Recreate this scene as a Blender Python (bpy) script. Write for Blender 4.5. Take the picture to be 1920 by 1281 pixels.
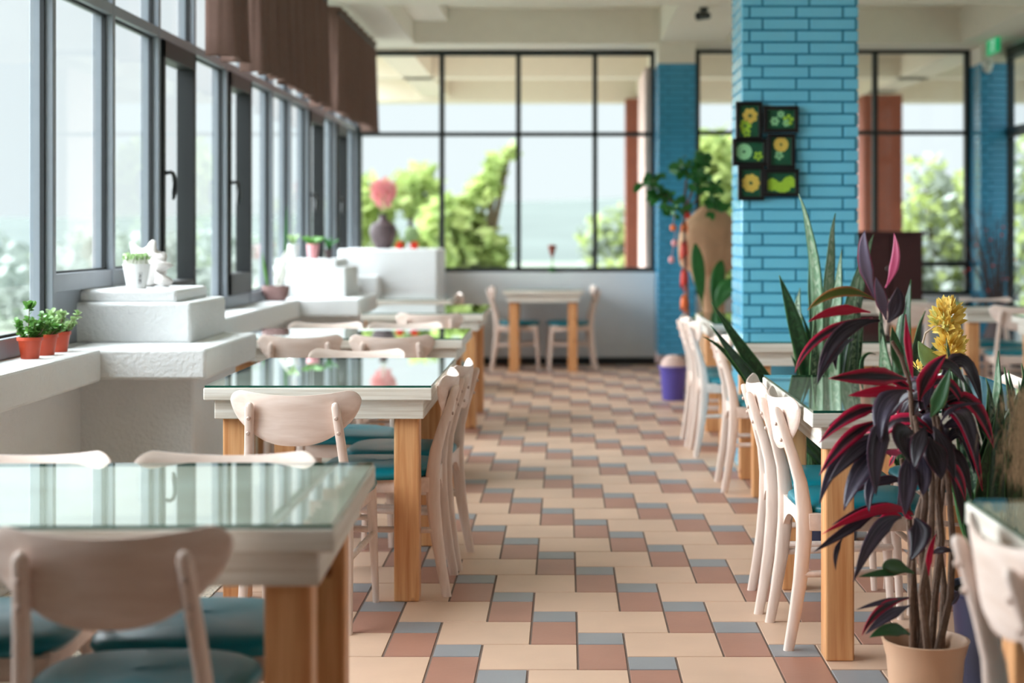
import bpy, math, random
from mathutils import Vector, Matrix, noise
from math import sin, cos, pi, radians

for o in list(bpy.data.objects):
    bpy.data.objects.remove(o)
SC = bpy.context.scene
COL = SC.collection
random.seed(7)

# ------------------------------------------------------------------ camera
F = 2933.0            # focal length in photo pixels
VX, VY = 1060.0, 435.0  # where the room axis meets the picture
H = 1.30              # lens height
cam_d = bpy.data.cameras.new('camera')
cam = bpy.data.objects.new('camera', cam_d)
COL.objects.link(cam)
cam.location = (0, 0, H)
cam.rotation_euler = (radians(90), 0, 0)
cam_d.sensor_width = 36.0
cam_d.lens = F / 1920.0 * 36.0
cam_d.shift_x = -(VX - 960.0) / 1920.0
cam_d.shift_y = -(640.5 - VY) / 1920.0
cam_d.clip_start = 0.05
cam_d.clip_end = 400
cam_d.dof.use_dof = True
cam_d.dof.focus_distance = 5.0
cam_d.dof.aperture_fstop = 2.0
SC.camera = cam

# ------------------------------------------------------------------ sky, daylight, exposure
w = bpy.data.worlds.new('overcast_sky')
SC.world = w
w.use_nodes = True
nt = w.node_tree
bg = nt.nodes['Background']
tc = nt.nodes.new('ShaderNodeTexCoord')
sx = nt.nodes.new('ShaderNodeSeparateXYZ')
cr = nt.nodes.new('ShaderNodeValToRGB')
nt.links.new(tc.outputs['Generated'], sx.inputs[0])
nt.links.new(sx.outputs['Z'], cr.inputs[0])
nt.links.new(cr.outputs[0], bg.inputs[0])
cr.color_ramp.elements[0].position = 0.0
cr.color_ramp.elements[0].color = (0.86, 0.93, 0.96, 1)
cr.color_ramp.elements[1].position = 0.6
cr.color_ramp.elements[1].color = (0.82, 0.90, 0.98, 1)
bg.inputs[1].default_value = 0.96
sun_d = bpy.data.lights.new('sun', 'SUN')
sun_d.energy = 20.0
sun_d.angle = radians(110)
sun_d.color = (0.90, 0.95, 1.0)
sun = bpy.data.objects.new('sun', sun_d)
COL.objects.link(sun)
sun.location = (-10, 8, 10)
sun.rotation_euler = Vector((0.85, -0.12, -0.52)).to_track_quat('-Z', 'Y').to_euler()
SC.view_settings.view_transform = 'Standard'
SC.view_settings.look = 'None'
SC.view_settings.gamma = 1.0
SC.view_settings.use_curve_mapping = False
SC.view_settings.exposure = 0.17


def at(px, py, Y):
    """a point of the place, from its direction and its distance into the room"""
    return Vector(((px - VX) * Y / F, Y, H - (py - VY) * Y / F))


# ------------------------------------------------------------------ materials
def srgb(r, g, b):
    def f(c):
        c /= 255.0
        return c / 12.92 if c <= 0.04045 else ((c + 0.055) / 1.055) ** 2.4
    return (f(r), f(g), f(b), 1.0)


MATS = {}


def new_mat(name):
    m = bpy.data.materials.new(name)
    m.use_nodes = True
    n = m.node_tree
    b = n.nodes['Principled BSDF']
    MATS[name] = m
    return m, n, b


def plain(name, c, rough=0.6, metal=0.0, noise_amt=0.06, scale=12.0, bump=0.0, bump_scale=80.0,
          coat=0.0, emit=None, transl=0.0, spec=0.5, stretch=(1, 1, 1)):
    m, n, b = new_mat(name)
    t = n.nodes.new('ShaderNodeTexCoord')
    mp = n.nodes.new('ShaderNodeMapping')
    mp.inputs['Scale'].default_value = stretch
    n.links.new(t.outputs['Object'], mp.inputs[0])
    nz = n.nodes.new('ShaderNodeTexNoise')
    nz.inputs['Scale'].default_value = scale
    nz.inputs['Detail'].default_value = 4
    n.links.new(mp.outputs[0], nz.inputs['Vector'])
    mx = n.nodes.new('ShaderNodeMix')
    mx.data_type = 'RGBA'
    lo = tuple(max(0, v * (1 - 2 * noise_amt)) for v in c[:3]) + (1,)
    hi = tuple(min(1, v * (1 + noise_amt)) for v in c[:3]) + (1,)
    mx.inputs[6].default_value = lo
    mx.inputs[7].default_value = hi
    n.links.new(nz.outputs['Fac'], mx.inputs[0])
    n.links.new(mx.outputs[2], b.inputs['Base Color'])
    b.inputs['Roughness'].default_value = rough
    b.inputs['Metallic'].default_value = metal
    b.inputs['Specular IOR Level'].default_value = spec
    if coat:
        b.inputs['Coat Weight'].default_value = coat
    if bump:
        n2 = n.nodes.new('ShaderNodeTexNoise')
        n2.inputs['Scale'].default_value = bump_scale
        n2.inputs['Detail'].default_value = 5
        n.links.new(t.outputs['Object'], n2.inputs['Vector'])
        bp = n.nodes.new('ShaderNodeBump')
        bp.inputs['Strength'].default_value = bump
        bp.inputs['Distance'].default_value = 0.01
        n.links.new(n2.outputs['Fac'], bp.inputs['Height'])
        n.links.new(bp.outputs[0], b.inputs['Normal'])
    if emit:
        b.inputs['Emission Color'].default_value = emit[0]
        b.inputs['Emission Strength'].default_value = emit[1]
    if transl:
        tr = n.nodes.new('ShaderNodeBsdfTranslucent')
        n.links.new(mx.outputs[2], tr.inputs[0])
        ms = n.nodes.new('ShaderNodeMixShader')
        ms.inputs[0].default_value = transl
        out = n.nodes['Material Output']
        n.links.new(b.outputs[0], ms.inputs[1])
        n.links.new(tr.outputs[0], ms.inputs[2])
        n.links.new(ms.outputs[0], out.inputs[0])
    return m


def wood(name, c1, c2, stretch=(30, 30, 1.5), rough=0.5, knots=False, c3=None):
    m, n, b = new_mat(name)
    t = n.nodes.new('ShaderNodeTexCoord')
    mp = n.nodes.new('ShaderNodeMapping')
    mp.inputs['Scale'].default_value = stretch
    n.links.new(t.outputs['Object'], mp.inputs[0])
    nz = n.nodes.new('ShaderNodeTexNoise')
    nz.inputs['Scale'].default_value = 2.2
    nz.inputs['Detail'].default_value = 6
    nz.inputs['Distortion'].default_value = 0.4
    n.links.new(mp.outputs[0], nz.inputs['Vector'])
    r = n.nodes.new('ShaderNodeValToRGB')
    r.color_ramp.elements[0].position = 0.32
    r.color_ramp.elements[0].color = c1
    r.color_ramp.elements[1].position = 0.66
    r.color_ramp.elements[1].color = c2
    n.links.new(nz.outputs['Fac'], r.inputs[0])
    col = r.outputs[0]
    if knots:
        v = n.nodes.new('ShaderNodeTexVoronoi')
        v.inputs['Scale'].default_value = 1.0
        mp2 = n.nodes.new('ShaderNodeMapping')
        mp2.inputs['Scale'].default_value = (9, 9, 6)
        n.links.new(t.outputs['Object'], mp2.inputs[0])
        n.links.new(mp2.outputs[0], v.inputs['Vector'])
        rr = n.nodes.new('ShaderNodeValToRGB')
        rr.color_ramp.elements[0].position = 0.05
        rr.color_ramp.elements[0].color = (1, 1, 1, 1)
        rr.color_ramp.elements[1].position = 0.13
        rr.color_ramp.elements[1].color = (0, 0, 0, 1)
        n.links.new(v.outputs['Distance'], rr.inputs[0])
        mx = n.nodes.new('ShaderNodeMix')
        mx.data_type = 'RGBA'
        mx.inputs[7].default_value = c3
        n.links.new(rr.outputs[0], mx.inputs[0])
        n.links.new(col, mx.inputs[6])
        col = mx.outputs[2]
    n.links.new(col, b.inputs['Base Color'])
    b.inputs['Roughness'].default_value = rough
    bp = n.nodes.new('ShaderNodeBump')
    bp.inputs['Strength'].default_value = 0.15
    bp.inputs['Distance'].default_value = 0.004
    n.links.new(nz.outputs['Fac'], bp.inputs['Height'])
    n.links.new(bp.outputs[0], b.inputs['Normal'])
    return m


def glass(name, tint, f0=0.04, rough=0.0, boost=1.0):
    """a clear sheet: what is behind it, plus a mirror image that grows towards grazing angles"""
    m = bpy.data.materials.new(name)
    m.use_nodes = True
    n = m.node_tree
    n.nodes.clear()

    def math_(op, a, bb=None):
        x = n.nodes.new('ShaderNodeMath')
        x.operation = op
        x.use_clamp = op != 'POWER' and op != 'DOT'
        for i, v in enumerate((a, bb)):
            if v is None:
                continue
            if isinstance(v, (int, float)):
                x.inputs[i].default_value = v
            else:
                n.links.new(v, x.inputs[i])
        return x.outputs[0]
    out = n.nodes.new('ShaderNodeOutputMaterial')
    ms = n.nodes.new('ShaderNodeMixShader')
    tr = n.nodes.new('ShaderNodeBsdfTransparent')
    gl = n.nodes.new('ShaderNodeBsdfGlossy')
    ge = n.nodes.new('ShaderNodeNewGeometry')
    dt = n.nodes.new('ShaderNodeVectorMath')
    dt.operation = 'DOT_PRODUCT'
    n.links.new(ge.outputs['Incoming'], dt.inputs[0])
    n.links.new(ge.outputs['Normal'], dt.inputs[1])
    c = math_('ABSOLUTE', dt.outputs['Value'])
    p5 = math_('POWER', math_('SUBTRACT', 1.0, c), 5.0)
    fac = math_('MULTIPLY', math_('ADD', math_('MULTIPLY', p5, 1.0 - f0), f0), boost)
    tr.inputs[0].default_value = tint
    gl.inputs['Color'].default_value = (0.97, 1.0, 0.99, 1)
    gl.inputs['Roughness'].default_value = rough
    n.links.new(fac, ms.inputs[0])
    n.links.new(tr.outputs[0], ms.inputs[1])
    n.links.new(gl.outputs[0], ms.inputs[2])
    n.links.new(ms.outputs[0], out.inputs[0])
    MATS[name] = m
    return m


def leaf_mat(name, mid, edge, tip=None, rough=0.4, band=None, transl=0.25, edge_w=0.25, streak=0.0):
    """leaf coloured across its width (u) and along its length (v)"""
    m, n, b = new_mat(name)
    uv = n.nodes.new('ShaderNodeUVMap')
    s = n.nodes.new('ShaderNodeSeparateXYZ')
    n.links.new(uv.outputs[0], s.inputs[0])

    def math_(op, a, bb=None, clamp=False):
        x = n.nodes.new('ShaderNodeMath')
        x.operation = op
        x.use_clamp = clamp
        for i, v in enumerate((a, bb)):
            if v is None:
                continue
            if isinstance(v, (int, float)):
                x.inputs[i].default_value = v
            else:
                n.links.new(v, x.inputs[i])
        return x.outputs[0]
    d = math_('ABSOLUTE', math_('SUBTRACT', s.outputs[0], 0.5))
    nz = n.nodes.new('ShaderNodeTexNoise')
    mp = n.nodes.new('ShaderNodeMapping')
    mp.inputs['Scale'].default_value = (9, 2.0, 1)
    n.links.new(uv.outputs[0], mp.inputs[0])
    n.links.new(mp.outputs[0], nz.inputs['Vector'])
    nz.inputs['Scale'].default_value = 2.0
    d2 = math_('ADD', d, math_('MULTIPLY', math_('SUBTRACT', nz.outputs['Fac'], 0.5), 0.35))
    r = n.nodes.new('ShaderNodeValToRGB')
    r.color_ramp.elements[0].position = 0.5 - edge_w
    r.color_ramp.elements[0].color = mid
    r.color_ramp.elements[1].position = 0.5 - edge_w * 0.4
    r.color_ramp.elements[1].color = edge
    n.links.new(d2, r.inputs[0])
    col = r.outputs[0]
    if band:
        wv = n.nodes.new('ShaderNodeTexNoise')
        mp2 = n.nodes.new('ShaderNodeMapping')
        mp2.inputs['Scale'].default_value = (1.5, 14, 1)
        n.links.new(uv.outputs[0], mp2.inputs[0])
        n.links.new(mp2.outputs[0], wv.inputs['Vector'])
        wv.inputs['Scale'].default_value = 2.2
        wv.inputs['Distortion'].default_value = 0.6
        rr = n.nodes.new('ShaderNodeValToRGB')
        rr.color_ramp.elements[0].position = 0.42
        rr.color_ramp.elements[1].position = 0.6
        n.links.new(wv.outputs['Fac'], rr.inputs[0])
        mx = n.nodes.new('ShaderNodeMix')
        mx.data_type = 'RGBA'
        n.links.new(math_('MULTIPLY', rr.outputs[0], math_('SUBTRACT', 1.0, math_('MULTIPLY', d, 2.2), True)), mx.inputs[0])
        n.links.new(col, mx.inputs[6])
        mx.inputs[7].default_value = band
        col = mx.outputs[2]
    if streak:
        # fine lengthwise ribs, paler than the blade
        sn = n.nodes.new('ShaderNodeTexNoise')
        mp3 = n.nodes.new('ShaderNodeMapping')
        mp3.inputs['Scale'].default_value = (11, 0.7, 1)
        n.links.new(uv.outputs[0], mp3.inputs[0])
        n.links.new(mp3.outputs[0], sn.inputs['Vector'])
        sn.inputs['Scale'].default_value = 1.6
        sn.inputs['Detail'].default_value = 3
        sr = n.nodes.new('ShaderNodeValToRGB')
        sr.color_ramp.elements[0].position = 0.5
        sr.color_ramp.elements[1].position = 0.68
        n.links.new(sn.outputs['Fac'], sr.inputs[0])
        sm_ = n.nodes.new('ShaderNodeMix')
        sm_.data_type = 'RGBA'
        sm_.inputs[7].default_value = srgb(136, 124, 146)
        n.links.new(math_('MULTIPLY', sr.outputs[0], 0.6 * streak), sm_.inputs[0])
        n.links.new(col, sm_.inputs[6])
        col = sm_.outputs[2]
    n.links.new(col, b.inputs['Base Color'])
    b.inputs['Roughness'].default_value = rough
    tr = n.nodes.new('ShaderNodeBsdfTranslucent')
    n.links.new(col, tr.inputs[0])
    ms = n.nodes.new('ShaderNodeMixShader')
    ms.inputs[0].default_value = transl
    n.links.new(b.outputs[0], ms.inputs[1])
    n.links.new(tr.outputs[0], ms.inputs[2])
    n.links.new(ms.outputs[0], n.nodes['Material Output'].inputs[0])
    return m


M = MATS
plain('white_plaster', srgb(231, 232, 232), 0.85, noise_amt=0.02, bump=0.5, bump_scale=55)
plain('smooth_white', srgb(230, 231, 232), 0.8, noise_amt=0.02)
plain('ceiling_paint', srgb(238, 230, 214), 0.9, noise_amt=0.02)
plain('beam_paint', srgb(236, 228, 214), 0.9, noise_amt=0.03)
plain('porch_paint', srgb(236, 224, 206), 0.9, noise_amt=0.03)
plain('alu_grey', srgb(136, 142, 150), 0.42, metal=0.25, noise_amt=0.05)
plain('alu_dark', srgb(30, 32, 34), 0.45, metal=0.2, noise_amt=0.08)
plain('gasket', srgb(18, 22, 26), 0.6)
plain('iron_dark', srgb(38, 42, 42), 0.5, metal=0.3)
plain('handle_black', srgb(14, 16, 16), 0.35)
plain('chrome', srgb(190, 190, 190), 0.25, metal=0.9)
glass('window_glass', (0.975, 0.995, 0.99, 1), 0.03, boost=0.35)
glass('table_glass', (0.88, 0.965, 0.93, 1), 0.05, boost=1.35)
plain('glass_edge', srgb(20, 84, 68), 0.15, noise_amt=0.1)
wood('chair_wood', srgb(228, 204, 190), srgb(240, 220, 209), (3, 22, 22), 0.45)
wood('chair_leg_wood', srgb(228, 204, 190), srgb(240, 220, 209), (22, 22, 3), 0.45)
plain('screw_grey', srgb(206, 180, 166), 0.4, metal=0.2)
plain('teal_vinyl', srgb(0, 122, 138), 0.28, noise_amt=0.05, scale=5, bump=0.1, bump_scale=400)
wood('table_slab_wood', srgb(208, 196, 180), srgb(238, 233, 224), (1.2, 1.2, 42), 0.5)
wood('table_leg_wood', srgb(206, 138, 84), srgb(232, 176, 124), (26, 26, 1.2), 0.42, knots=True, c3=srgb(150, 82, 36))
plain('tile_beige', srgb(223, 186, 160), 0.42, noise_amt=0.09, scale=3.5, bump=0.06, bump_scale=60)
plain('tile_brown', srgb(178, 128, 110), 0.42, noise_amt=0.10, scale=5, bump=0.06, bump_scale=60)
plain('tile_grey', srgb(150, 150, 153), 0.45, noise_amt=0.08, scale=5, bump=0.06, bump_scale=60)
plain('grout', srgb(128, 108, 98), 0.9, noise_amt=0.1)
plain('curtain_brown', srgb(118, 90, 80), 0.9, noise_amt=0.08, scale=40, transl=0.12, bump=0.1, bump_scale=300)
plain('blue_brick', srgb(118, 204, 234), 0.2, noise_amt=0.07, scale=2.2, bump=0.12, bump_scale=25, coat=0.4)
plain('blue_joint', srgb(34, 128, 160), 0.7)
plain('blue_tile', srgb(70, 158, 198), 0.22, noise_amt=0.10, scale=2, bump=0.05, bump_scale=25, coat=0.3)
plain('red_brick', srgb(158, 88, 66), 0.85, noise_amt=0.16, scale=4)
plain('brick_joint', srgb(120, 84, 72), 0.9)
plain('pink_plaster', srgb(226, 196, 186), 0.85)
plain('maroon_wood', srgb(60, 14, 16), 0.6, noise_amt=0.12, stretch=(1, 1, 6))
plain('terracotta_plastic', srgb(196, 74, 44), 0.45, noise_amt=0.06)
plain('tan_pot', srgb(216, 176, 146), 0.4, noise_amt=0.04)
plain('navy_pot', srgb(26, 34, 66), 0.35)
plain('white_pot', srgb(226, 226, 225), 0.4, noise_amt=0.02)
plain('pink_pot', srgb(226, 156, 160), 0.5)
plain('brown_bowl', srgb(140, 108, 104), 0.5)
plain('soil', srgb(58, 44, 36), 0.95, noise_amt=0.3, scale=60, bump=1.0, bump_scale=120)
plain('shell_white', srgb(222, 216, 213), 0.5, noise_amt=0.05, bump=0.5, bump_scale=40)
plain('stem_brown', srgb(112, 86, 70), 0.75, noise_amt=0.3, scale=60, bump=0.5, bump_scale=150)
plain('stem_pale', srgb(188, 164, 146), 0.7, noise_amt=0.25, scale=70)
plain('stem_green', srgb(150, 176, 96), 0.6)
plain('purple_plastic', srgb(98, 88, 178), 0.4, noise_amt=0.04)
plain('ink_grey', srgb(70, 66, 66), 0.6)
plain('ribbon_red', srgb(206, 52, 34), 0.6)
plain('ribbon_orange', srgb(238, 120, 60), 0.6)
plain('driftwood', srgb(186, 146, 112), 0.85, noise_amt=0.2, scale=5, bump=0.8, bump_scale=20)
plain('vase_dark', srgb(88, 72, 74), 0.55, noise_amt=0.15, scale=30)
plain('feather_pink', srgb(238, 168, 170), 0.9, transl=0.3)
plain('yellow_petal', srgb(255, 216, 116), 0.6, noise_amt=0.12, scale=30, transl=0.35)
plain('yellow_heart', srgb(226, 222, 140), 0.6, transl=0.2)
plain('orange_petal', srgb(238, 90, 50), 0.6, transl=0.3)
plain('dim_wall', srgb(168, 146, 130), 0.9, noise_amt=0.05)  # darker tone for the unseen near walls, chosen to weaken bounced light
plain('flower_brown', srgb(150, 84, 70), 0.8)
plain('straw', srgb(192, 166, 134), 0.9, noise_amt=0.25, scale=40, transl=0.2)
plain('frame_black', srgb(16, 16, 18), 0.35)
plain('paper_green', srgb(10, 92, 62), 0.6, noise_amt=0.45, scale=14)
plain('paper_yellow', srgb(226, 196, 90), 0.6, noise_amt=0.08, scale=60)
plain('paper_lime', srgb(170, 214, 60), 0.6, noise_amt=0.15, scale=60)
plain('paper_mint', srgb(150, 216, 160), 0.6, noise_amt=0.06, scale=60)
plain('exit_green', srgb(0, 170, 108), 0.4, emit=(srgb(0, 190, 120), 0.35))
plain('exit_white', srgb(225, 250, 240), 0.4, emit=(srgb(225, 250, 240), 0.35))
plain('led_red', srgb(250, 70, 30), 0.4, emit=(srgb(255, 70, 30), 3.0))
plain('device_white', srgb(214, 214, 208), 0.5)
plain('grass_green', srgb(132, 140, 122), 0.95, noise_amt=0.15, scale=0.8)
plain('porch_paving', srgb(170, 164, 156), 0.85, noise_amt=0.08, scale=2)
plain('road_grey', srgb(150, 150, 148), 0.9)
plain('bark', srgb(120, 104, 84), 0.9, noise_amt=0.2)
plain('foliage_yellow_green', srgb(198, 212, 134), 0.7, noise_amt=0.25, scale=0.9, transl=0.45)
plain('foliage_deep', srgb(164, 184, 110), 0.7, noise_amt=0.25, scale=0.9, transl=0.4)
plain('foliage_mist_tinted', srgb(176, 184, 176), 0.8, noise_amt=0.06, scale=0.9, transl=0.15)  # leaf colour paled so the distant mist is painted into it
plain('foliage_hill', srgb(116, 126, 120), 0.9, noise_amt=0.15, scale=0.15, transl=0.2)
plain('leaf_green', srgb(44, 110, 44), 0.45, noise_amt=0.2, scale=20, transl=0.25)
plain('succulent_green', srgb(104, 156, 74), 0.45, noise_amt=0.22, scale=40, transl=0.2)
plain('succulent_pale', srgb(170, 200, 140), 0.45, noise_amt=0.2, scale=40, transl=0.2)
plain('twig_dark', srgb(72, 54, 50), 0.85)
plain('flower_white', srgb(240, 240, 230), 0.6, transl=0.2)
leaf_mat('cordyline_dark', srgb(32, 25, 34), srgb(84, 26, 50), edge_w=0.07, streak=0.5, rough=0.38, transl=0.08)
leaf_mat('cordyline_grey', srgb(58, 52, 68), srgb(80, 46, 68), edge_w=0.08, streak=1.0, rough=0.34, transl=0.08)
leaf_mat('cordyline_magenta', srgb(200, 18, 72), srgb(214, 40, 88), edge_w=0.1, streak=0.25, rough=0.4, transl=0.35)
leaf_mat('cordyline_mix', srgb(36, 20, 30), srgb(204, 16, 70), edge_w=0.34, streak=0.4, rough=0.38, transl=0.2)
leaf_mat('cordyline_pink', srgb(206, 86, 128), srgb(216, 110, 146), edge_w=0.15, rough=0.45, transl=0.35)
leaf_mat('cordyline_lilac', srgb(134, 122, 146), srgb(150, 60, 92), edge_w=0.1, streak=0.4, rough=0.4, transl=0.2)
leaf_mat('cordyline_green', srgb(58, 104, 62), srgb(90, 96, 60), edge_w=0.08, rough=0.4, transl=0.25)
leaf_mat('cordyline_olive', srgb(104, 116, 52), srgb(206, 128, 78), edge_w=0.22, rough=0.4, transl=0.3)
leaf_mat('snake_leaf', srgb(30, 70, 42), srgb(100, 140, 90), band=srgb(150, 178, 140), edge_w=0.07, rough=0.35, transl=0.12)
leaf_mat('snake_pale', srgb(120, 156, 122), srgb(60, 100, 64), band=srgb(190, 206, 180), edge_w=0.16, rough=0.35, transl=0.15)
leaf_mat('snake_dark', srgb(18, 56, 30), srgb(60, 110, 52), band=srgb(44, 92, 52), edge_w=0.06, rough=0.35, transl=0.1)

# ground strip of washed pebbles
mpb, npb, bpb = new_mat('pebble_wash')
tcp = npb.nodes.new('ShaderNodeTexCoord')
vor = npb.nodes.new('ShaderNodeTexVoronoi')
vor.inputs['Scale'].default_value = 130
npb.links.new(tcp.outputs['Object'], vor.inputs['Vector'])
rpb = npb.nodes.new('ShaderNodeValToRGB')
rpb.color_ramp.elements[0].color = srgb(120, 112, 104)
rpb.color_ramp.elements[1].color = srgb(226, 214, 196)
rpb.color_ramp.elements[0].position = 0.1
rpb.color_ramp.elements[1].position = 0.45
npb.links.new(vor.outputs['Color'], rpb.inputs[0])
npb.links.new(rpb.outputs[0], bpb.inputs['Base Color'])
bpb.inputs['Roughness'].default_value = 0.7


# ------------------------------------------------------------------ mesh builder
class MB:
    def __init__(self):
        self.v = []
        self.f = []
        self.mi = []
        self.uv = []      # per face list of uv or None

    def add(self, verts, faces, mi=0, uvs=None):
        o = len(self.v)
        self.v += [Vector(p) for p in verts]
        for i, fc in enumerate(faces):
            self.f.append([o + k for k in fc])
            self.mi.append(mi)
            self.uv.append([uvs[k] for k in fc] if uvs else None)
        return self

    def box(self, x0, x1, y0, y1, z0, z1, mi=0, rot=0.0, mat=None):
        vs = [Vector((x, y, z)) for z in (z0, z1) for x, y in ((x0, y0), (x1, y0), (x1, y1), (x0, y1))]
        if rot:
            c = Vector(((x0 + x1) / 2, (y0 + y1) / 2, (z0 + z1) / 2))
            R = Matrix.Rotation(rot, 3, 'Z')
            vs = [c + R @ (p - c) for p in vs]
        if mat:
            vs = [mat @ p for p in vs]
        return self.add(vs, [(3, 2, 1, 0), (4, 5, 6, 7), (0, 1, 5, 4), (1, 2, 6, 5), (2, 3, 7, 6), (3, 0, 4, 7)], mi)

    def loft(self, rings, mi=0, caps=True, closed=True):
        n = len(rings[0])
        vs = [p for r in rings for p in r]
        fs = []
        for i in range(len(rings) - 1):
            for j in range(n if closed else n - 1):
                k = (j + 1) % n
                fs.append((i * n + j, i * n + k, (i + 1) * n + k, (i + 1) * n + j))
        if caps:
            fs.append(tuple(reversed(range(n))))
            fs.append(tuple((len(rings) - 1) * n + j for j in range(n)))
        return self.add(vs, fs, mi)

    def tube(self, pts, r, n=8, mi=0, caps=True):
        pts = [Vector(p) for p in pts]
        rs = r if isinstance(r, (list, tuple)) else [r] * len(pts)
        rings = []
        ref = None
        for i, p in enumerate(pts):
            t = (pts[min(i + 1, len(pts) - 1)] - pts[max(i - 1, 0)])
            t = t.normalized() if t.length > 1e-9 else Vector((0, 0, 1))
            if ref is None:
                ref = Vector((1, 0, 0)) if abs(t.x) < 0.8 else Vector((0, 1, 0))
            a = (ref - t * ref.dot(t)).normalized()
            ref = a
            b = t.cross(a)
            rings.append([p + (a * cos(2 * pi * k / n) + b * sin(2 * pi * k / n)) * rs[i] for k in range(n)])
        return self.loft(rings, mi, caps)

    def lathe(self, prof, n=28, c=(0, 0, 0), mi=0, caps=False):
        c = Vector(c)
        rings = [[c + Vector((r * cos(2 * pi * k / n), r * sin(2 * pi * k / n), z)) for k in range(n)] for r, z in prof]
        return self.loft(rings, mi, caps)

    def ball(self, c, rx, ry=None, rz=None, n=12, m=8, mi=0):
        ry = rx if ry is None else ry
        rz = rx if rz is None else rz
        c = Vector(c)
        rings = []
        for i in range(m + 1):
            a = -pi / 2 + pi * i / m
            rr = max(cos(a), 0.02)
            rings.append([c + Vector((rx * rr * cos(2 * pi * k / n), ry * rr * sin(2 * pi * k / n), rz * sin(a))) for k in range(n)])
        return self.loft(rings, mi, True)

    def prism(self, outline, axis_vec, mi=0):
        """outline: 3-D points of a planar polygon, pushed along axis_vec"""
        a = Vector(axis_vec)
        o = [Vector(p) for p in outline]
        return self.loft([o, [p + a for p in o]], mi, True)

    def leaf(self, p0, p1, p2, width, normal=(0, -1, 0.2), n=12, fold=0.18, mi=0, prof=None, twist=0.0):
        p0, p1, p2 = Vector(p0), Vector(p1), Vector(p2)
        nrm = Vector(normal).normalized()
        vs, uvs, fs = [], [], []
        for i in range(n + 1):
            t = i / n
            p = p0 * (1 - t) ** 2 + p1 * 2 * t * (1 - t) + p2 * t * t
            tg = ((p1 - p0) * (1 - t) + (p2 - p1) * t)
            tg = tg.normalized() if tg.length > 1e-9 else Vector((0, 0, 1))
            nn = Matrix.Rotation(twist * t, 3, tg) @ nrm
            side = tg.cross(nn)
            side = side.normalized() if side.length > 1e-6 else Vector((1, 0, 0))
            up = side.cross(tg)
            if prof:
                wd = prof(t)
            else:
                wd = (0.16 + 0.84 * min(1, t / 0.3) ** 0.9) * (1 - max(0, (t - 0.35) / 0.65) ** 2.2)
            wd = max(wd, 0.015) * width * 0.5
            for u in (-1, -0.5, 0, 0.5, 1):
                vs.append(p + side * u * wd + up * (abs(u) * fold * wd))
                uvs.append(((u + 1) / 2, t))
        for i in range(n):
            for j in range(4):
                fs.append((i * 5 + j, i * 5 + j + 1, (i + 1) * 5 + j + 1, (i + 1) * 5 + j))
        return self.add(vs, fs, mi, uvs)

    def build(self, name, mats, parent=None, loc=None, smooth=True, bevel=0.0, solid=0.0, sharp=38):
        off = Vector(loc) if loc is not None else Vector((0, 0, 0))
        me = bpy.data.meshes.new(name)
        me.from_pydata([tuple(p - off) for p in self.v], [], self.f)
        ml = mats if isinstance(mats, (list, tuple)) else [mats]
        for k in ml:
            me.materials.append(M[k] if isinstance(k, str) else k)
        if any(self.mi):
            me.polygons.foreach_set('material_index', self.mi)
        if any(u is not None for u in self.uv):
            ul = me.uv_layers.new(name='UVMap')
            li = 0
            for fc, u in zip(self.f, self.uv):
                for k in range(len(fc)):
                    if u:
                        ul.data[li].uv = u[k]
                    li += 1
        if smooth:
            me.polygons.foreach_set('use_smooth', [True] * len(me.polygons))
            me.update()
            me.set_sharp_from_angle(angle=radians(sharp))
        me.update()
        ob = bpy.data.objects.new(name, me)
        COL.objects.link(ob)
        if parent is not None:
            ob.parent = parent
        elif loc is not None:
            ob.location = off
        if solid:
            s = ob.modifiers.new('thick', 'SOLIDIFY')
            s.thickness = solid
            s.offset = 0
        if bevel:
            b = ob.modifiers.new('bevel', 'BEVEL')
            b.width = bevel
            b.segments = 2
            b.limit_method = 'ANGLE'
            b.angle_limit = radians(50)
            b.harden_normals = False
        return ob


def tag(o, label=None, cat=None, group=None, kind=None):
    if label:
        o['label'] = label
    if cat:
        o['category'] = cat
    if group:
        o['group'] = group
    if kind:
        o['kind'] = kind
    return o


def thing(name, loc, label, cat, rz=0.0, group=None, kind=None):
    o = bpy.data.objects.new(name, None)
    o.empty_display_size = 0.1
    COL.objects.link(o)
    o.location = loc
    o.rotation_euler = (0, 0, rz)
    return tag(o, label, cat, group, kind)


def struct(o, label=None, cat=None):
    o['kind'] = 'structure'
    if label:
        o['label'] = label
        o['category'] = cat
    return o


def dup(root, loc, rz, label, group=None):
    def rec(o, par):
        c = o.copy()
        COL.objects.link(c)
        c.parent = par
        for ch in list(o.children):
            rec(ch, c)
        return c
    r = rec(root, None)
    r.location = loc
    r.rotation_euler = (0, 0, rz)
    r['label'] = label
    if group:
        r['group'] = group
    elif 'group' in r:
        del r['group']
    return r

# ================================================================== the room
WX = -2.05      # room face of the left window frames
BY = 15.40      # back wall
RXW = 4.26      # right wall
FY = -2.5       # wall behind the lens

# floor: beige squares, brown half tiles, grey quarter tiles
fl = MB()
ux, uy = 0.1495, 0.1430
ox, oy = -0.41, 5.216
fl.box(-2.4, RXW + 0.1, FY - 0.1, BY + 0.1, -0.10, -0.003, 3)
g = 0.003


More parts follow.
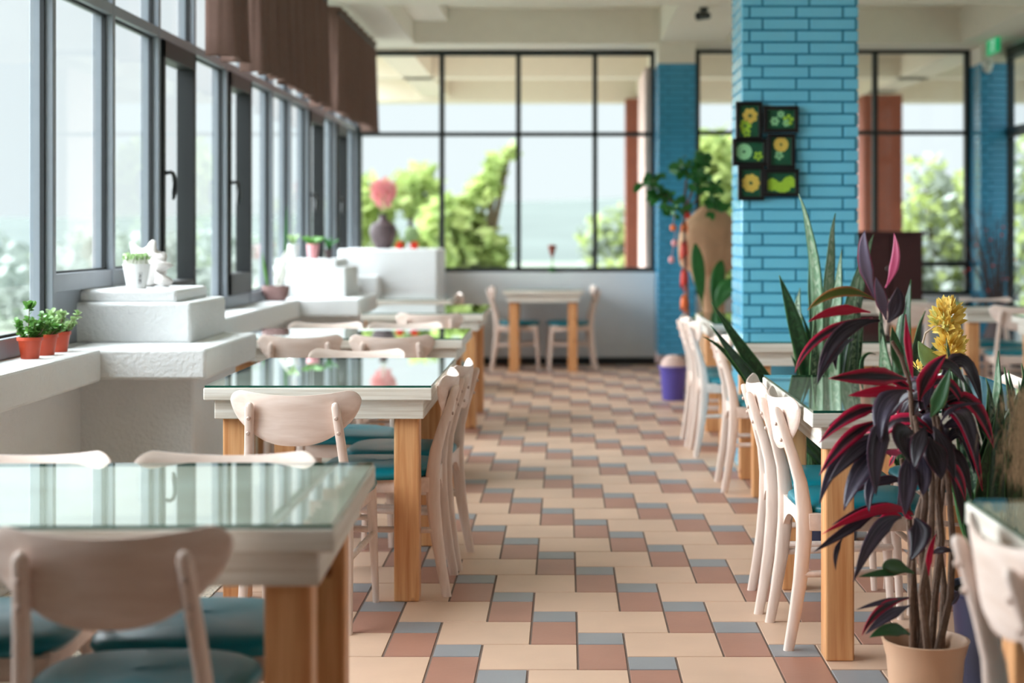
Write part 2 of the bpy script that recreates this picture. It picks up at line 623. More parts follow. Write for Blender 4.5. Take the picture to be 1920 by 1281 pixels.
def tile(i0, j0, ni, nj, mi):
    x0, x1 = ox + i0 * ux + g, ox + (i0 + ni) * ux - g
    y1, y0 = oy - j0 * uy - g, oy - (j0 + nj) * uy + g
    x0, x1 = max(x0, -1.26), min(x1, RXW)
    y0, y1 = max(y0, FY), min(y1, BY)
    if x1 - x0 < 0.01 or y1 - y0 < 0.01:
        return
    e = 0.0015
    vs = [(x0, y0, -0.004), (x1, y0, -0.004), (x1, y1, -0.004), (x0, y1, -0.004),
          (x0 + e, y0 + e, 0), (x1 - e, y0 + e, 0), (x1 - e, y1 - e, 0), (x0 + e, y1 - e, 0)]
    fl.add(vs, [(4, 5, 6, 7), (0, 1, 5, 4), (1, 2, 6, 5), (2, 3, 7, 6), (3, 0, 4, 7)], mi)


for i in range(-8, 34):
    for j in range(-74, 60):
        k = (i + 3 * j) % 7
        if k == 0:
            tile(i, j, 2, 2, 0)
        elif k == 2:
            tile(i, j, 1, 2, 1)
        elif k == 6:
            tile(i, j, 1, 1, 2)
struct(fl.build('floor', ['tile_beige', 'tile_brown', 'tile_grey', 'grout'], smooth=False),
       'stepped pattern of beige, brown and grey floor tiles', 'floor')
pb = MB().box(-2.4, -1.265, FY, BY, -0.004, 0.002)
struct(pb.build('trim_1', 'pebble_wash', smooth=False), 'speckled pebble border along the window wall', 'floor border')

# ceiling and beams
struct(MB().box(-2.3, RXW + 0.3, FY, BY + 0.2, 3.42, 3.6).build('ceiling', 'ceiling_paint', smooth=False))
struct(MB().box(-2.3, -1.44, FY, BY, 3.10, 3.42).build('trim_2', 'beam_paint', smooth=False))
struct(MB().box(-1.44, RXW + 0.2, 14.87, BY + 0.15, 3.09, 3.42).build('trim_3', 'beam_paint', smooth=False))
struct(MB().box(0.90, 1.50, FY, 14.87, 3.10, 3.42).build('trim_4', 'beam_paint', smooth=False))
struct(MB().box(3.75, RXW + 0.2, FY, 14.87, 3.10, 3.42).build('trim_5', 'beam_paint', smooth=False))
bi = 6
for y0 in (12.0, 6.6, 1.2):
    for xa, xb in ((-1.44, 0.90), (1.50, 3.75)):
        struct(MB().box(xa, xb, y0, y0 + 0.4, 3.10, 3.42).build('trim_%d' % bi, 'beam_paint', smooth=False))
        bi += 1
# shallow inner step of the coffer nearest the back wall
struct(MB().box(-1.44, -1.12, 12.4, 14.87, 3.30, 3.42).build('trim_%d' % bi, 'beam_paint', smooth=False)); bi += 1

# left wall under the windows, with its projecting ledge and stepped piers
lw = MB().box(-2.25, -2.0, FY, BY, 0, 0.70)
lw.box(-2.25, -1.86, FY, 6.27, 0.70, 0.83)
lw.box(-2.25, -1.86, 7.3, 10.94, 0.70, 0.83)
lw.box(-2.25, -1.86, 11.97, 14.3, 0.70, 0.83)
lw.box(-2.25, -2.0, 6.27, 7.3, 0.70, 0.83).box(-2.25, -2.0, 10.94, 11.97, 0.70, 0.83)
lw.box(-2.25, -2.0, 14.3, BY, 0.70, 0.83)
struct(lw.build('wall_left', 'white_plaster', smooth=False, bevel=0.012))
struct(MB().box(-2.25, -2.0, FY, 2.3, 0.83, 3.10).build('trim_19', 'dim_wall', smooth=False))  # unseen solid stretch, added to keep window light off the near left
struct(MB().box(-2.25, -2.1, FY, BY, 3.05, 3.12).build('trim_20', 'beam_paint', smooth=False))


def pier(n, y0, ztop, zstep):
    p = MB()
    p.box(-2.04, -1.53, y0 + 0.18, y0 + 1.0, 0, 0.71)
    p.box(-2.04, -1.44, y0, y0 + 1.03, 0.705, 0.83)
    p.box(-2.13, -1.587, y0 + 0.36, y0 + 1.04, 0.825, zstep)
    p.box(-2.10, -1.66, y0 + 0.41, y0 + 0.99, zstep - 0.004, ztop)
    struct(p.build('trim_%d' % n, 'white_plaster', smooth=True, bevel=0.014),
           'stepped white plaster pier projecting from the window wall', 'plaster pier')


pier(21, 6.27, 1.052, 1.00)
pier(22, 10.94, 1.10, 1.045)
c3 = MB()
c3.box(-2.1, -1.18, 14.45, BY, 0, 1.14)
c3.box(-2.1, -1.70, 14.2, 14.5, 0, 0.90)
struct(c3.build('trim_23', 'white_plaster', bevel=0.02), 'large white plaster block in the far left corner', 'plaster block')

# ------------------------------------------------------------------ left windows, one bay each
edges = [2.3, 3.1, 3.9, 4.68, 5.46, 6.26, 7.09, 7.89, 8.65, 9.47, 10.19, 10.95,
         11.68, 12.47, 13.26, 13.95, 14.68, 15.38]
casements = {7.89, 9.47, 12.47, 13.95}
GX = WX - 0.042
wn = 1
for k in range(len(edges) - 1):
    ya, yb = edges[k], edges[k + 1]
    yc = ya
    zb = 0.83
    if 6.6 < (ya + yb) / 2 < 7.31 or (7.0 < ya < 7.2):
        zb = 1.045 if ya < 7.0 or True else 0.83
    root = thing('window_%d' % wn, (WX, ya, 0), None, None)
    root['kind'] = 'structure'
    fr = MB()
    mw = 0.04
    # upright at the far end, seen from the near side; it sticks out both ways from the pane
    fr.box(WX - 0.095, WX, yb, yb + mw, 0.832, 3.05)
    if k == 0:
        fr.box(WX - 0.095, WX, ya, ya + mw, 0.832, 3.05)
    y0, y1 = ya + mw, yb
    low = 0.832
    over_pier = (ya < 7.0 and yb > 6.9) or (ya < 7.5 and yb > 7.5)
    if over_pier:
        low = 1.054
    fr.box(WX - 0.09, WX - 0.004, y0, y1, low, low + 0.075)
    fr.box(WX - 0.09, WX - 0.002, y0, y1, 2.285, 2.335)
    fr.box(WX - 0.09, WX - 0.004, y0, y1, 3.01, 3.05)
    if low > 0.9:
        fr.box(WX - 0.09, WX - 0.02, y0, y1, 0.832, low)
    fr.build('frame', 'alu_grey', root, loc=(WX, ya, 0), smooth=False, bevel=0.003)
    gk = MB()
    for (za, zc) in ((low + 0.075, 2.285), (2.335, 3.01)):
        gk.box(GX - 0.008, GX + 0.010, y1 - 0.012, y1 + 0.001, za, zc)
        gk.box(GX - 0.008, GX + 0.010, y0 - 0.001, y0 + 0.012, za, zc)
        gk.box(GX - 0.008, GX + 0.010, y0, y1, za - 0.001, za + 0.010)
        gk.box(GX - 0.008, GX + 0.010, y0, y1, zc - 0.010, zc + 0.001)
    gk.build('gasket', 'gasket', root, loc=(WX, ya, 0), smooth=False)
    if ya in casements:
        s = MB()
        a, b_ = y0 + 0.01, y1 - 0.01
        zl, zh = low + 0.08, 2.28
        xo, xi = WX - 0.085, WX + 0.012
        s.box(xo, xi, b_ - 0.05, b_, zl, zh)
        s.box(xo, xi, a, a + 0.045, zl, zh)
        s.box(xo, xi, a, b_, zl, zl + 0.13)
        s.box(xo, xi, a, b_, zh - 0.09, zh)
        sash = s.build('sash', 'alu_dark', root, loc=(WX, ya, 0), smooth=False, bevel=0.004)
        MB().box(GX - 0.004, GX + 0.002, a + 0.045, b_ - 0.05, zl + 0.13, zh - 0.09).build(
            'glass_pane', 'window_glass', root, loc=(WX, ya, 0), smooth=False)
        h = MB()
        hy = a + 0.03
        h.tube([(xi - 0.004, hy, 1.60), (xi + 0.022, hy, 1.605), (xi + 0.032, hy + 0.03, 1.60), (xi + 0.034, hy + 0.05, 1.575),
                (xi + 0.034, hy + 0.052, 1.54), (xi + 0.032, hy + 0.046, 1.50), (xi + 0.030, hy + 0.042, 1.465)],
               [0.012, 0.011, 0.010, 0.012, 0.014, 0.015, 0.007], 8)
        hd = h.build('handle', 'handle_black', root, loc=(WX, ya, 0))
    else:
        MB().box(GX - 0.004, GX + 0.002, y0 + 0.010, y1 - 0.010, low + 0.085, 2.277).build(
            'glass_pane', 'window_glass', root, loc=(WX, ya, 0), smooth=False)
    MB().box(GX - 0.004, GX + 0.002, y0 + 0.010, y1 - 0.010, 2.345, 3.002).build(
        'glass_pane', 'window_glass', root, loc=(WX, ya, 0), smooth=False)
    wn += 1


# ------------------------------------------------------------------ back windows
def back_bay(x0, x1, zb, zrail, zt, extra=None, first=False, last=False):
    global wn
    root = thing('window_%d' % wn, (x0, BY, 0), None, None)
    root['kind'] = 'structure'
    wn += 1
    t = 0.024
    f = MB()
    e0 = 0.03 if first else 0
    f.box(x0 - t + (t if first else 0) * 0, x0 + t, BY - 0.03, BY + 0.06, zb, zt)
    if last:
        f.box(x1 - t, x1 + t, BY - 0.03, BY + 0.06, zb, zt)
    f.box(x0 + t, x1 - t, BY - 0.028, BY + 0.055, zt - 0.05, zt)
    f.box(x0 + t, x1 - t, BY - 0.028, BY + 0.055, zrail - 0.02, zrail + 0.02)
    f.box(x0 + t, x1 - t, BY - 0.028, BY + 0.055, zb, zb + 0.045)
    if extra:
        f.box(x0 + t, x1 - t, BY - 0.028, BY + 0.055, extra - 0.025, extra + 0.025)
    f.build('frame', 'iron_dark', root, loc=(x0, BY, 0), smooth=False, bevel=0.003)
    zs = [zb + 0.045] + ([extra] if extra else []) + [zrail]
    pan = []
    lo = zb + 0.045
    if extra:
        pan.append((lo, extra - 0.025))
        lo = extra + 0.025
    pan += [(lo, zrail - 0.02), (zrail + 0.02, zt - 0.05)]
    for za, zc in pan:
        MB().box(x0 + t, x1 - t, BY + 0.010, BY + 0.016, za, zc).build('glass_pane', 'window_glass', root, loc=(x0, BY, 0), smooth=False)


for i, (a, b) in enumerate(((-2.03, -1.215), (-1.215, -0.462), (-0.462, 0.292), (0.292, 0.86))):
    back_bay(a, b, 0.905, 2.262, 3.085, last=(i == 3))
for i, (a, b) in enumerate(((1.30, 2.17), (2.17, 3.05), (3.05, 3.955))):
    back_bay(a, b, 0.68, 2.275, 3.105, extra=0.985, last=(i == 2))
wb = MB()
wb.box(-2.25, 0.88, BY - 0.06, BY + 0.15, 0, 0.905)
wb.box(1.25, RXW + 0.2, BY - 0.06, BY + 0.15, 0, 0.68)
struct(wb.build('wall_back', 'smooth_white', smooth=False, bevel=0.01))
struct(MB().box(-1.2, 0.88, BY - 0.09, BY - 0.055, 0, 0.07).build('baseboard_back', 'alu_dark', smooth=False))
# right wall: solid beside the lens, glazed towards the far corner
wr = MB().box(RXW, RXW + 0.2, FY, 9.0, 0, 3.45)
wr.box(RXW, RXW + 0.2, 9.0, BY, 3.02, 3.45)
struct(wr.build('wall_right', 'smooth_white', smooth=False))
ye = [9.0, 10.6, 12.2, 13.8, 15.3]
for k in range(4):
    ya, yb = ye[k], ye[k + 1]
    root = thing('window_%d' % wn, (RXW, ya, 0), None, None)
    root['kind'] = 'structure'
    wn += 1
    f = MB()
    f.box(RXW - 0.04, RXW + 0.1, ya, ya + 0.06, 0.0, 3.06)
    if k == 3:
        f.box(RXW - 0.04, RXW + 0.1, yb - 0.12, yb, 0.0, 3.06)
    f.box(RXW - 0.035, RXW + 0.09, ya, yb, 2.97, 3.06)
    f.box(RXW - 0.035, RXW + 0.09, ya, yb, 2.22, 2.30)
    f.box(RXW - 0.035, RXW + 0.09, ya, yb, 0, 0.12)
    f.build('frame', 'iron_dark', root, loc=(RXW, ya, 0), smooth=False)
    for za, zc in ((0.12, 2.22), (2.30, 2.97)):
        MB().box(RXW + 0.02, RXW + 0.026, ya + 0.06, yb - (0.12 if k == 3 else 0), za, zc).build('glass_pane', 'window_glass', root, loc=(RXW, ya, 0), smooth=False)
struct(MB().box(-2.25, RXW + 0.2, FY - 0.15, FY, 0, 3.45).build('wall_front', 'dim_wall', smooth=False))


# ------------------------------------------------------------------ brick clad columns
def brick_column(name, x0, x1, y0, y1, z0, z1, L, hb, mat, joint, white_top=None, base=None, bv=0.003, g=0.009, pr=0.008):
    m = MB()
    m.box(x0, x1, y0, y1, z0, z1, 1)
    if white_top:
        m.box(x0 - 0.004, x1 + 0.004, y0 - 0.004, y1 + 0.004, z1, white_top, 2)
    if base:
        m.box(x0 + 0.005, x1 - 0.005, y0 + 0.005, y1 - 0.005, base, z0, 3)
    nz = int((z1 - z0) / hb)
    hb = (z1 - z0) / nz
    cx, cy = (x0 + x1) / 2, (y0 + y1) / 2

    def side(a0, a1, put, odd):
        for r in range(nz):
            za, zc = z0 + r * hb + g / 2, z0 + (r + 1) * hb - g / 2
            off = (L * (0.28 if (r + odd) % 2 else 0.0)) if True else 0
            a = a0 - L + off + (L * 0.17)
            while a < a1:
                p, q = max(a + g / 2, a0), min(a + L - g / 2, a1)
                if q - p > 0.012:
                    put(p, q, za, zc)
                a += L

    def bevbox(ax, p, q, za, zc, s, face):
        e = bv
        if ax == 'y':
            vs = [(p, face, za), (q, face, za), (q, face, zc), (p, face, zc)]
            ws = [(p + e, face + s * pr, za + e), (q - e, face + s * pr, za + e), (q - e, face + s * pr, zc - e), (p + e, face + s * pr, zc - e)]
        else:
            vs = [(face, p, za), (face, q, za), (face, q, zc), (face, p, zc)]
            ws = [(face + s * pr, p + e, za + e), (face + s * pr, q - e, za + e), (face + s * pr, q - e, zc - e), (face + s * pr, p + e, zc - e)]
        fs = [(4, 5, 6, 7), (0, 1, 5, 4), (1, 2, 6, 5), (2, 3, 7, 6), (3, 0, 4, 7)]
        if (ax == 'y' and s > 0) or (ax == 'x' and s < 0):
            fs = [tuple(reversed(q_)) for q_ in fs]
        m.add(vs + ws, fs, 0)
    side(x0 - pr, x1 + pr, lambda p, q, a, b: bevbox('y', p, q, a, b, -1, y0), 0)
    side(x0 - pr, x1 + pr, lambda p, q, a, b: bevbox('y', p, q, a, b, 1, y1), 0)
    side(y0, y1, lambda p, q, a, b: bevbox('x', p, q, a, b, -1, x0), 1)
    side(y0, y1, lambda p, q, a, b: bevbox('x', p, q, a, b, 1, x1), 1)
    return m.build(name, [mat, joint, 'beam_paint', 'alu_dark'], smooth=False)


struct(brick_column('trim_30', 0.960, 1.575, 8.45, 8.95, 0, 3.10, 0.252, 0.0637, 'blue_brick', 'blue_joint'),
       'thick square column faced with bright sky-blue glazed bricks', 'column')
struct(brick_column('trim_31', 0.885, 1.23, 14.85, BY + 0.1, 0.13, 2.90, 0.23, 0.06, 'blue_tile', 'blue_joint', white_top=3.10, base=0.0),
       'slimmer blue tiled column on the back wall beside the wide window', 'column')
struct(brick_column('trim_32', 3.985, 4.225, 15.0, BY + 0.1, 0.0, 2.92, 0.23, 0.06, 'blue_tile', 'blue_joint', white_top=3.10),
       'narrow blue tiled column in the far right corner', 'column')

# ------------------------------------------------------------------ the porch and the garden outside
struct(MB().box(-2.7, 9, BY + 0.16, 21.2, -0.12, -0.02).build('trim_40', 'porch_paving', smooth=False))
pc = MB().box(-2.7, 9, BY + 0.16, 21.4, 3.35, 3.55)
struct(pc.build('trim_41', 'porch_paint', smooth=False), 'cream porch ceiling beyond the back windows', 'porch ceiling')
pbm = MB()
pbm.box(-2.7, 9, 20.9, 21.4, 3.05, 3.35)
pbm.box(-2.7, 9, 18.2, 18.5, 3.10, 3.35)
for x in (-1.9, 0.95, 3.9, 6.5):
    pbm.box(x, x + 0.35, BY + 0.16, 20.9, 3.10, 3.35)
struct(pbm.build('trim_42', 'porch_paint', smooth=False))
struct(brick_column('trim_43', 0.80, 1.16, 20.5, 20.86, -0.02, 3.05, 0.22, 0.07, 'red_brick', 'brick_joint'),
       'red brick porch pillar seen through the wide back window', 'pillar')
struct(brick_column('trim_44', 3.80, 4.28, 19.9, 20.3, -0.02, 3.05, 0.22, 0.07, 'red_brick', 'brick_joint'),
       'red brick porch pillar seen beside the big blue column', 'pillar')
struct(MB().box(0.80, 1.2, BY + 0.25, 17.1, -0.02, 2.95).build('trim_45', 'pink_plaster', smooth=False))
# lawns, path and hills
struct(MB().box(-120, 120, 21.3, 200, -0.6, -0.5).build('trim_46', 'grass_green', smooth=False))
struct(MB().box(-120, -2.4, -40, 21.3, -0.9, -0.8).build('trim_47', 'grass_green', smooth=False))
struct(MB().box(4.6, 60, -20, 21.3, -0.7, -0.6).build('trim_48', 'grass_green', smooth=False))
struct(MB().box(-3, 30, 30.5, 33, -0.52, -0.35).build('trim_49', 'road_grey', smooth=False))
hm = MB()
nx_, ny_ = 60, 14
vs, fs = [], []
for j in range(ny_ + 1):
    for i in range(nx_ + 1):
        x = -110 + 260 * i / nx_
        y = 90 + 70 * j / ny_
        t = j / ny_
        z = -1 + (4.2 + 2.2 * noise.noise(Vector((x * 0.02, 1.3, 0))) + 1.2 * noise.noise(Vector((x * 0.06, 7.3, 0)))) * t ** 0.8
        vs.append((x, y, z))
for j in range(ny_):
    for i in range(nx_):
        a = j * (nx_ + 1) + i
        fs.append((a, a + 1, a + nx_ + 2, a + nx_ + 1))
struct(hm.add(vs, fs).build('trim_50', 'foliage_hill'), 'pale hills far beyond the garden', 'hills')


def tree(name, x, y, zg, crown, mats, label, cat='tree', n=2600, leaf=0.16, trunk_r=0.12, group=None, seed=1):
    rnd = random.Random(seed)
    root = thing(name, (x, y, zg), label, cat, group=group)
    tm = MB()
    top = max(c[2] for c in crown)
    for c in crown:
        p2 = Vector((c[0], c[1], c[2]))
        mid = Vector((c[0] * 0.35, c[1] * 0.35, c[2] * 0.45))
        tm.tube([(0, 0, 0), mid * 0.5, mid, (mid + p2) / 2, p2], [trunk_r, trunk_r * .8, trunk_r * .6, trunk_r * .4, trunk_r * .2], 7)
    tm.build('trunk', 'bark', root)
    lm = MB()
    tot = sum(c[3] * c[4] * c[5] for c in crown)
    for c in crown:
        for _ in range(int(n * c[3] * c[4] * c[5] / tot)):
            d = Vector((rnd.gauss(0, 1), rnd.gauss(0, 1), rnd.gauss(0, 1))).normalized()
            rr = rnd.random() ** 0.45
            p = Vector((c[0] + d.x * c[3] * rr, c[1] + d.y * c[4] * rr, c[2] + d.z * c[5] * rr))
            s = leaf * rnd.uniform(0.6, 1.3)
            a = Vector((rnd.gauss(0, 1), rnd.gauss(0, 1), rnd.gauss(0, .6))).normalized()
            b = a.cross(Vector((rnd.gauss(0, 1), rnd.gauss(0, 1), rnd.gauss(0, 1)))).normalized()
            lm.add([p - a * s, p - b * s * .5, p + a * s, p + b * s * .5], [(0, 1, 2, 3)], rnd.randint(0, len(mats) - 1))
    lm.build('foliage', mats, root, smooth=False)
    return root


# ordered left to right beyond the back windows; crown blobs are (dx, dy, z, rx, ry, rz)
YG, DG, MG = 'foliage_yellow_green', 'foliage_deep', 'foliage_mist_tinted'
tree('garden_tree', -2.95, 27, -0.5, [(-0.5, 0, 2.2, .55, .6, .6), (0.35, .3, 2.5, .5, .6, .55), (.9, 0, 1.7, .55, .6, .6), (0, 0, 1.2, 1.0, .8, .6), (-.9, .2, 1.2, .5, .6, .5), (.7, 0, .6, .8, .7, .5), (-.4, 0, .5, .8, .7, .5)], [YG, DG, YG],
     'yellow-green garden tree behind the far left window pane above the white corner block', n=3000, seed=3)
tree('garden_tree', -1.42, 24.5, -0.5, [(-0.35, 0, 1.95, .5, .6, .45), (.05, 0, 1.5, .5, .6, .5), (0.15, 0, 2.45, .3, .4, .25), (.36, 0, 2.85, .2, .3, .2), (.56, 0, 3.1, .16, .2, .13), (-.35, 0, .95, .6, .7, .5), (.2, 0, .6, .5, .6, .5)], [YG, DG],
     'leafy garden tree with one branch arching up right, beyond the wide back window', n=2600, seed=4)
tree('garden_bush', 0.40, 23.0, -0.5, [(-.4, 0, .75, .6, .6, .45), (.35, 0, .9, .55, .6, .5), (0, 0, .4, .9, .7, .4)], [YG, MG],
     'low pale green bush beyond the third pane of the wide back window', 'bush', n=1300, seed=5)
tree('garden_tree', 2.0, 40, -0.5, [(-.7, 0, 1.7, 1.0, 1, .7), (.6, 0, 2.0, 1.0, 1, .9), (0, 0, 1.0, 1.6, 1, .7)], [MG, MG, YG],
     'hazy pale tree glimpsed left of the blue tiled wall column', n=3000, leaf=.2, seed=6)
tree('garden_tree', 2.9, 25, -0.5, [(-.7, 0, 2.6, .9, .8, .9), (0, 0, 1.6, 1.2, .9, 1.0), (-.6, 0, .9, 1., .9, .8)], [YG, YG, DG],
     'bright yellow-green tree between the two blue columns', n=4000, seed=7)
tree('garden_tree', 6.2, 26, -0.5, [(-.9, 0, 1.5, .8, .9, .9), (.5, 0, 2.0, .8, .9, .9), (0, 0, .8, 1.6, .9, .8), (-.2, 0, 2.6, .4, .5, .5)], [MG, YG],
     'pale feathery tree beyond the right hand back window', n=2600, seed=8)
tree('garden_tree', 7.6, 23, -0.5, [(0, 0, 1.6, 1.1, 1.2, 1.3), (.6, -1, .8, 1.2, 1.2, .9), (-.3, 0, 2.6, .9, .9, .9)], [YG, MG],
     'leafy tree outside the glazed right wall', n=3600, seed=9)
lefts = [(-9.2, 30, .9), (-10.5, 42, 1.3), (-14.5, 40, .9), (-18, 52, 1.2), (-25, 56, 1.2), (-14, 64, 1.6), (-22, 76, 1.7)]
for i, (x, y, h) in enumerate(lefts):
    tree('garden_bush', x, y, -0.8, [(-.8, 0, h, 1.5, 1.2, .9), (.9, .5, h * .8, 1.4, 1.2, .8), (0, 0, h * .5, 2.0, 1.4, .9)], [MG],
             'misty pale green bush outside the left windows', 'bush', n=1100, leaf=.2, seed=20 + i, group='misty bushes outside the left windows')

# ================================================================== chairs
def sup_ring(c, hx, hy, n=16, e=3.0):
    """rounded rectangle ring"""
    out = []
    for k in range(n):
        a = 2 * pi * k / n
        ca, sa = cos(a), sin(a)
        out.append(Vector(c) + Vector((hx * math.copysign(abs(ca) ** (2 / e), ca), hy * math.copysign(abs(sa) ** (2 / e), sa), 0)))
    return out


def make_chair(label):
    t = thing('dining_chair', (0, 0, 0), label, 'chair')
    # padded seat
    m = MB()
    rings = []
    for z, k in ((0.422, 0.90), (0.425, 0.97), (0.437, 1.0), (0.449, 0.985), (0.458, 0.92), (0.464, 0.78), (0.467, 0.45), (0.468, 0.12)):
        r = []
        for a in range(36):
            th = 2 * pi * a / 36
            ca, sa = cos(th), sin(th)
            x = math.copysign(abs(ca) ** 0.62, ca)
            y = math.copysign(abs(sa) ** 0.62, sa)
            hw = 0.213 + 0.018 * y
            r.append(Vector((x * hw * k, 0.012 + y * 0.212 * k, z - 0.006 * x * x)))
        rings.append(r)
    m.loft(rings)
    m.build('seat', 'teal_vinyl', t, sharp=60)
    # frame under the seat
    fr = MB()
    fr.box(-0.17, 0.17, 0.165, 0.187, 0.365, 0.425)
    for s in (-1, 1):
        vs = []
        for (x, y) in ((s * 0.158, -0.175), (s * 0.180, -0.175), (s * 0.197, 0.175), (s * 0.175, 0.175)):
            vs.append((x, y))
        fr.loft([[Vector((x, y, 0.37)) for x, y in vs], [Vector((x, y, 0.425)) for x, y in vs]])
    fr.build('seat_frame', 'chair_wood', t, smooth=False, bevel=0.003)
    # arched rail between the back legs
    ar = MB()
    n = 12
    out = []
    for i in range(n + 1):
        u = -1 + 2 * i / n
        out.append((u * 0.160, 0.325 + 0.062 * (1 - abs(u) ** 2.4)))
    poly = [Vector((x, -0.196, z)) for x, z in out] + [Vector((0.160, -0.196, 0.43)), Vector((-0.160, -0.196, 0.43))]
    for i in range(n):
        a, b = out[i], out[i + 1]
        q = [Vector((a[0], -0.196, a[1])), Vector((b[0], -0.196, b[1])), Vector((b[0], -0.196, 0.43)), Vector((a[0], -0.196, 0.43))]
        ar.prism(q, (0, 0.020, 0))
    ar.build('back_rail', 'chair_wood', t, smooth=False)
    # rear legs run up to carry the back
    prof = [(0.0, -0.238, 0.176, 0.013, 0.0165), (0.10, -0.219, 0.173, 0.0135, 0.019), (0.22, -0.200, 0.170, 0.0145, 0.0225), (0.34, -0.188, 0.167, 0.015, 0.025),
            (0.43, -0.186, 0.164, 0.015, 0.0255), (0.52, -0.197, 0.158, 0.0145, 0.022), (0.60, -0.220, 0.151, 0.0145, 0.0185), (0.68, -0.246, 0.144, 0.0145, 0.0165),
            (0.735, -0.264, 0.140, 0.014, 0.015), (0.747, -0.268, 0.139, 0.010, 0.011), (0.752, -0.269, 0.139, 0.004, 0.005)]
    for s in (-1, 1):
        lg = MB()
        lg.loft([sup_ring((s * x, y, z), hx, hy, 12, 3.4) for z, y, x, hx, hy in prof])
        o = lg.build('leg', 'chair_leg_wood', t, sharp=50)
        for z0, y0 in ((0.700, -0.2715), (0.650, -0.2565)):
            sc = MB()
            xx = s * (0.1415 if z0 > 0.68 else 0.147)
            sc.tube([(xx, y0 + 0.003, z0), (xx, y0 - 0.002, z0), (xx, y0 - 0.004, z0)], [0.0065, 0.0065, 0.004], 10)
            sc.build('screw_cap', 'screw_grey', o)
    for s in (-1, 1):
        lg = MB()
        rings = []
        for z, x, y, r in ((0.0, 0.196, 0.206, 0.0115), (0.15, 0.191, 0.198, 0.014), (0.30, 0.186, 0.188, 0.017), (0.42, 0.181, 0.179, 0.0195)):
            rings.append(sup_ring((s * x, y, z), r, r, 12, 2.3))
        lg.loft(rings)
        lg.build('leg', 'chair_leg_wood', t, sharp=50)
        st = MB()
        st.tube([(s * 0.172, -0.200, 0.235), (s * 0.189, 0.195, 0.245)], [0.011, 0.011], 10)
        st.build('stretcher', 'chair_wood', t)
    cs = MB().tube([(-0.186, 0.19, 0.30), (0.186, 0.19, 0.30)], 0.010, 10)
    cs.build('stretcher', 'chair_wood', t)
    # bent plywood back, kidney shaped
    m = MB()
    NU, NV = 36, 10

    def top(u):
        a = abs(u)
        base = 0.7725 + 0.0155 * min(a / 0.82, 1) ** 2
        if a > 0.80:
            k = (a - 0.80) / 0.20
            base -= 0.036 * (1 - math.sqrt(max(0, 1 - k * k)))
        return base

    def bot(u):
        a = abs(u)
        z = 0.607 + 0.118 * a ** 2.5
        if a > 0.86:
            k = (a - 0.86) / 0.14
            z += 0.030 * (1 - math.sqrt(max(0, 1 - k * k)))
        return z
    def surf(u, v, side):
        zt, zb_ = top(u), bot(u)
        if zt < zb_ + 0.002:
            zt = zb_ = (zt + zb_) / 2
        z = zb_ + (zt - zb_) * v
        edge = min(v, 1 - v) * 2 * (zt - zb_) * 5
        th = 0.0075 * min(1.0, 0.35 + edge * 4)
        y = -0.252 + 0.052 * u * u - 0.16 * (z - 0.69) + side * th
        return Vector((u * 0.214, y, z))
    us = [math.sin(pi / 2 * (-1 + 2 * i / NU)) for i in range(NU + 1)]
    for side in (-1, 1):
        vs = [surf(u, j / NV, side) for u in us for j in range(NV + 1)]
        fs = []
        for i in range(NU):
            for j in range(NV):
                a = i * (NV + 1) + j
                q = (a, a + NV + 1, a + NV + 2, a + 1)
                fs.append(q if side < 0 else tuple(reversed(q)))
        m.add(vs, fs)
    N2 = (NU + 1) * (NV + 1)
    loop = [i * (NV + 1) for i in range(NU + 1)] + [NU * (NV + 1) + j for j in range(1, NV + 1)] + \
           [i * (NV + 1) + NV for i in range(NU - 1, -1, -1)] + [j for j in range(NV - 1, 0, -1)]
    for i in range(len(loop)):
        a, b = loop[i], loop[(i + 1) % len(loop)]
        m.f.append([a, a + N2, b + N2, b])
        m.mi.append(0)
        m.uv.append(None)
    m.build('backrest', 'chair_wood', t, sharp=60)
    return t


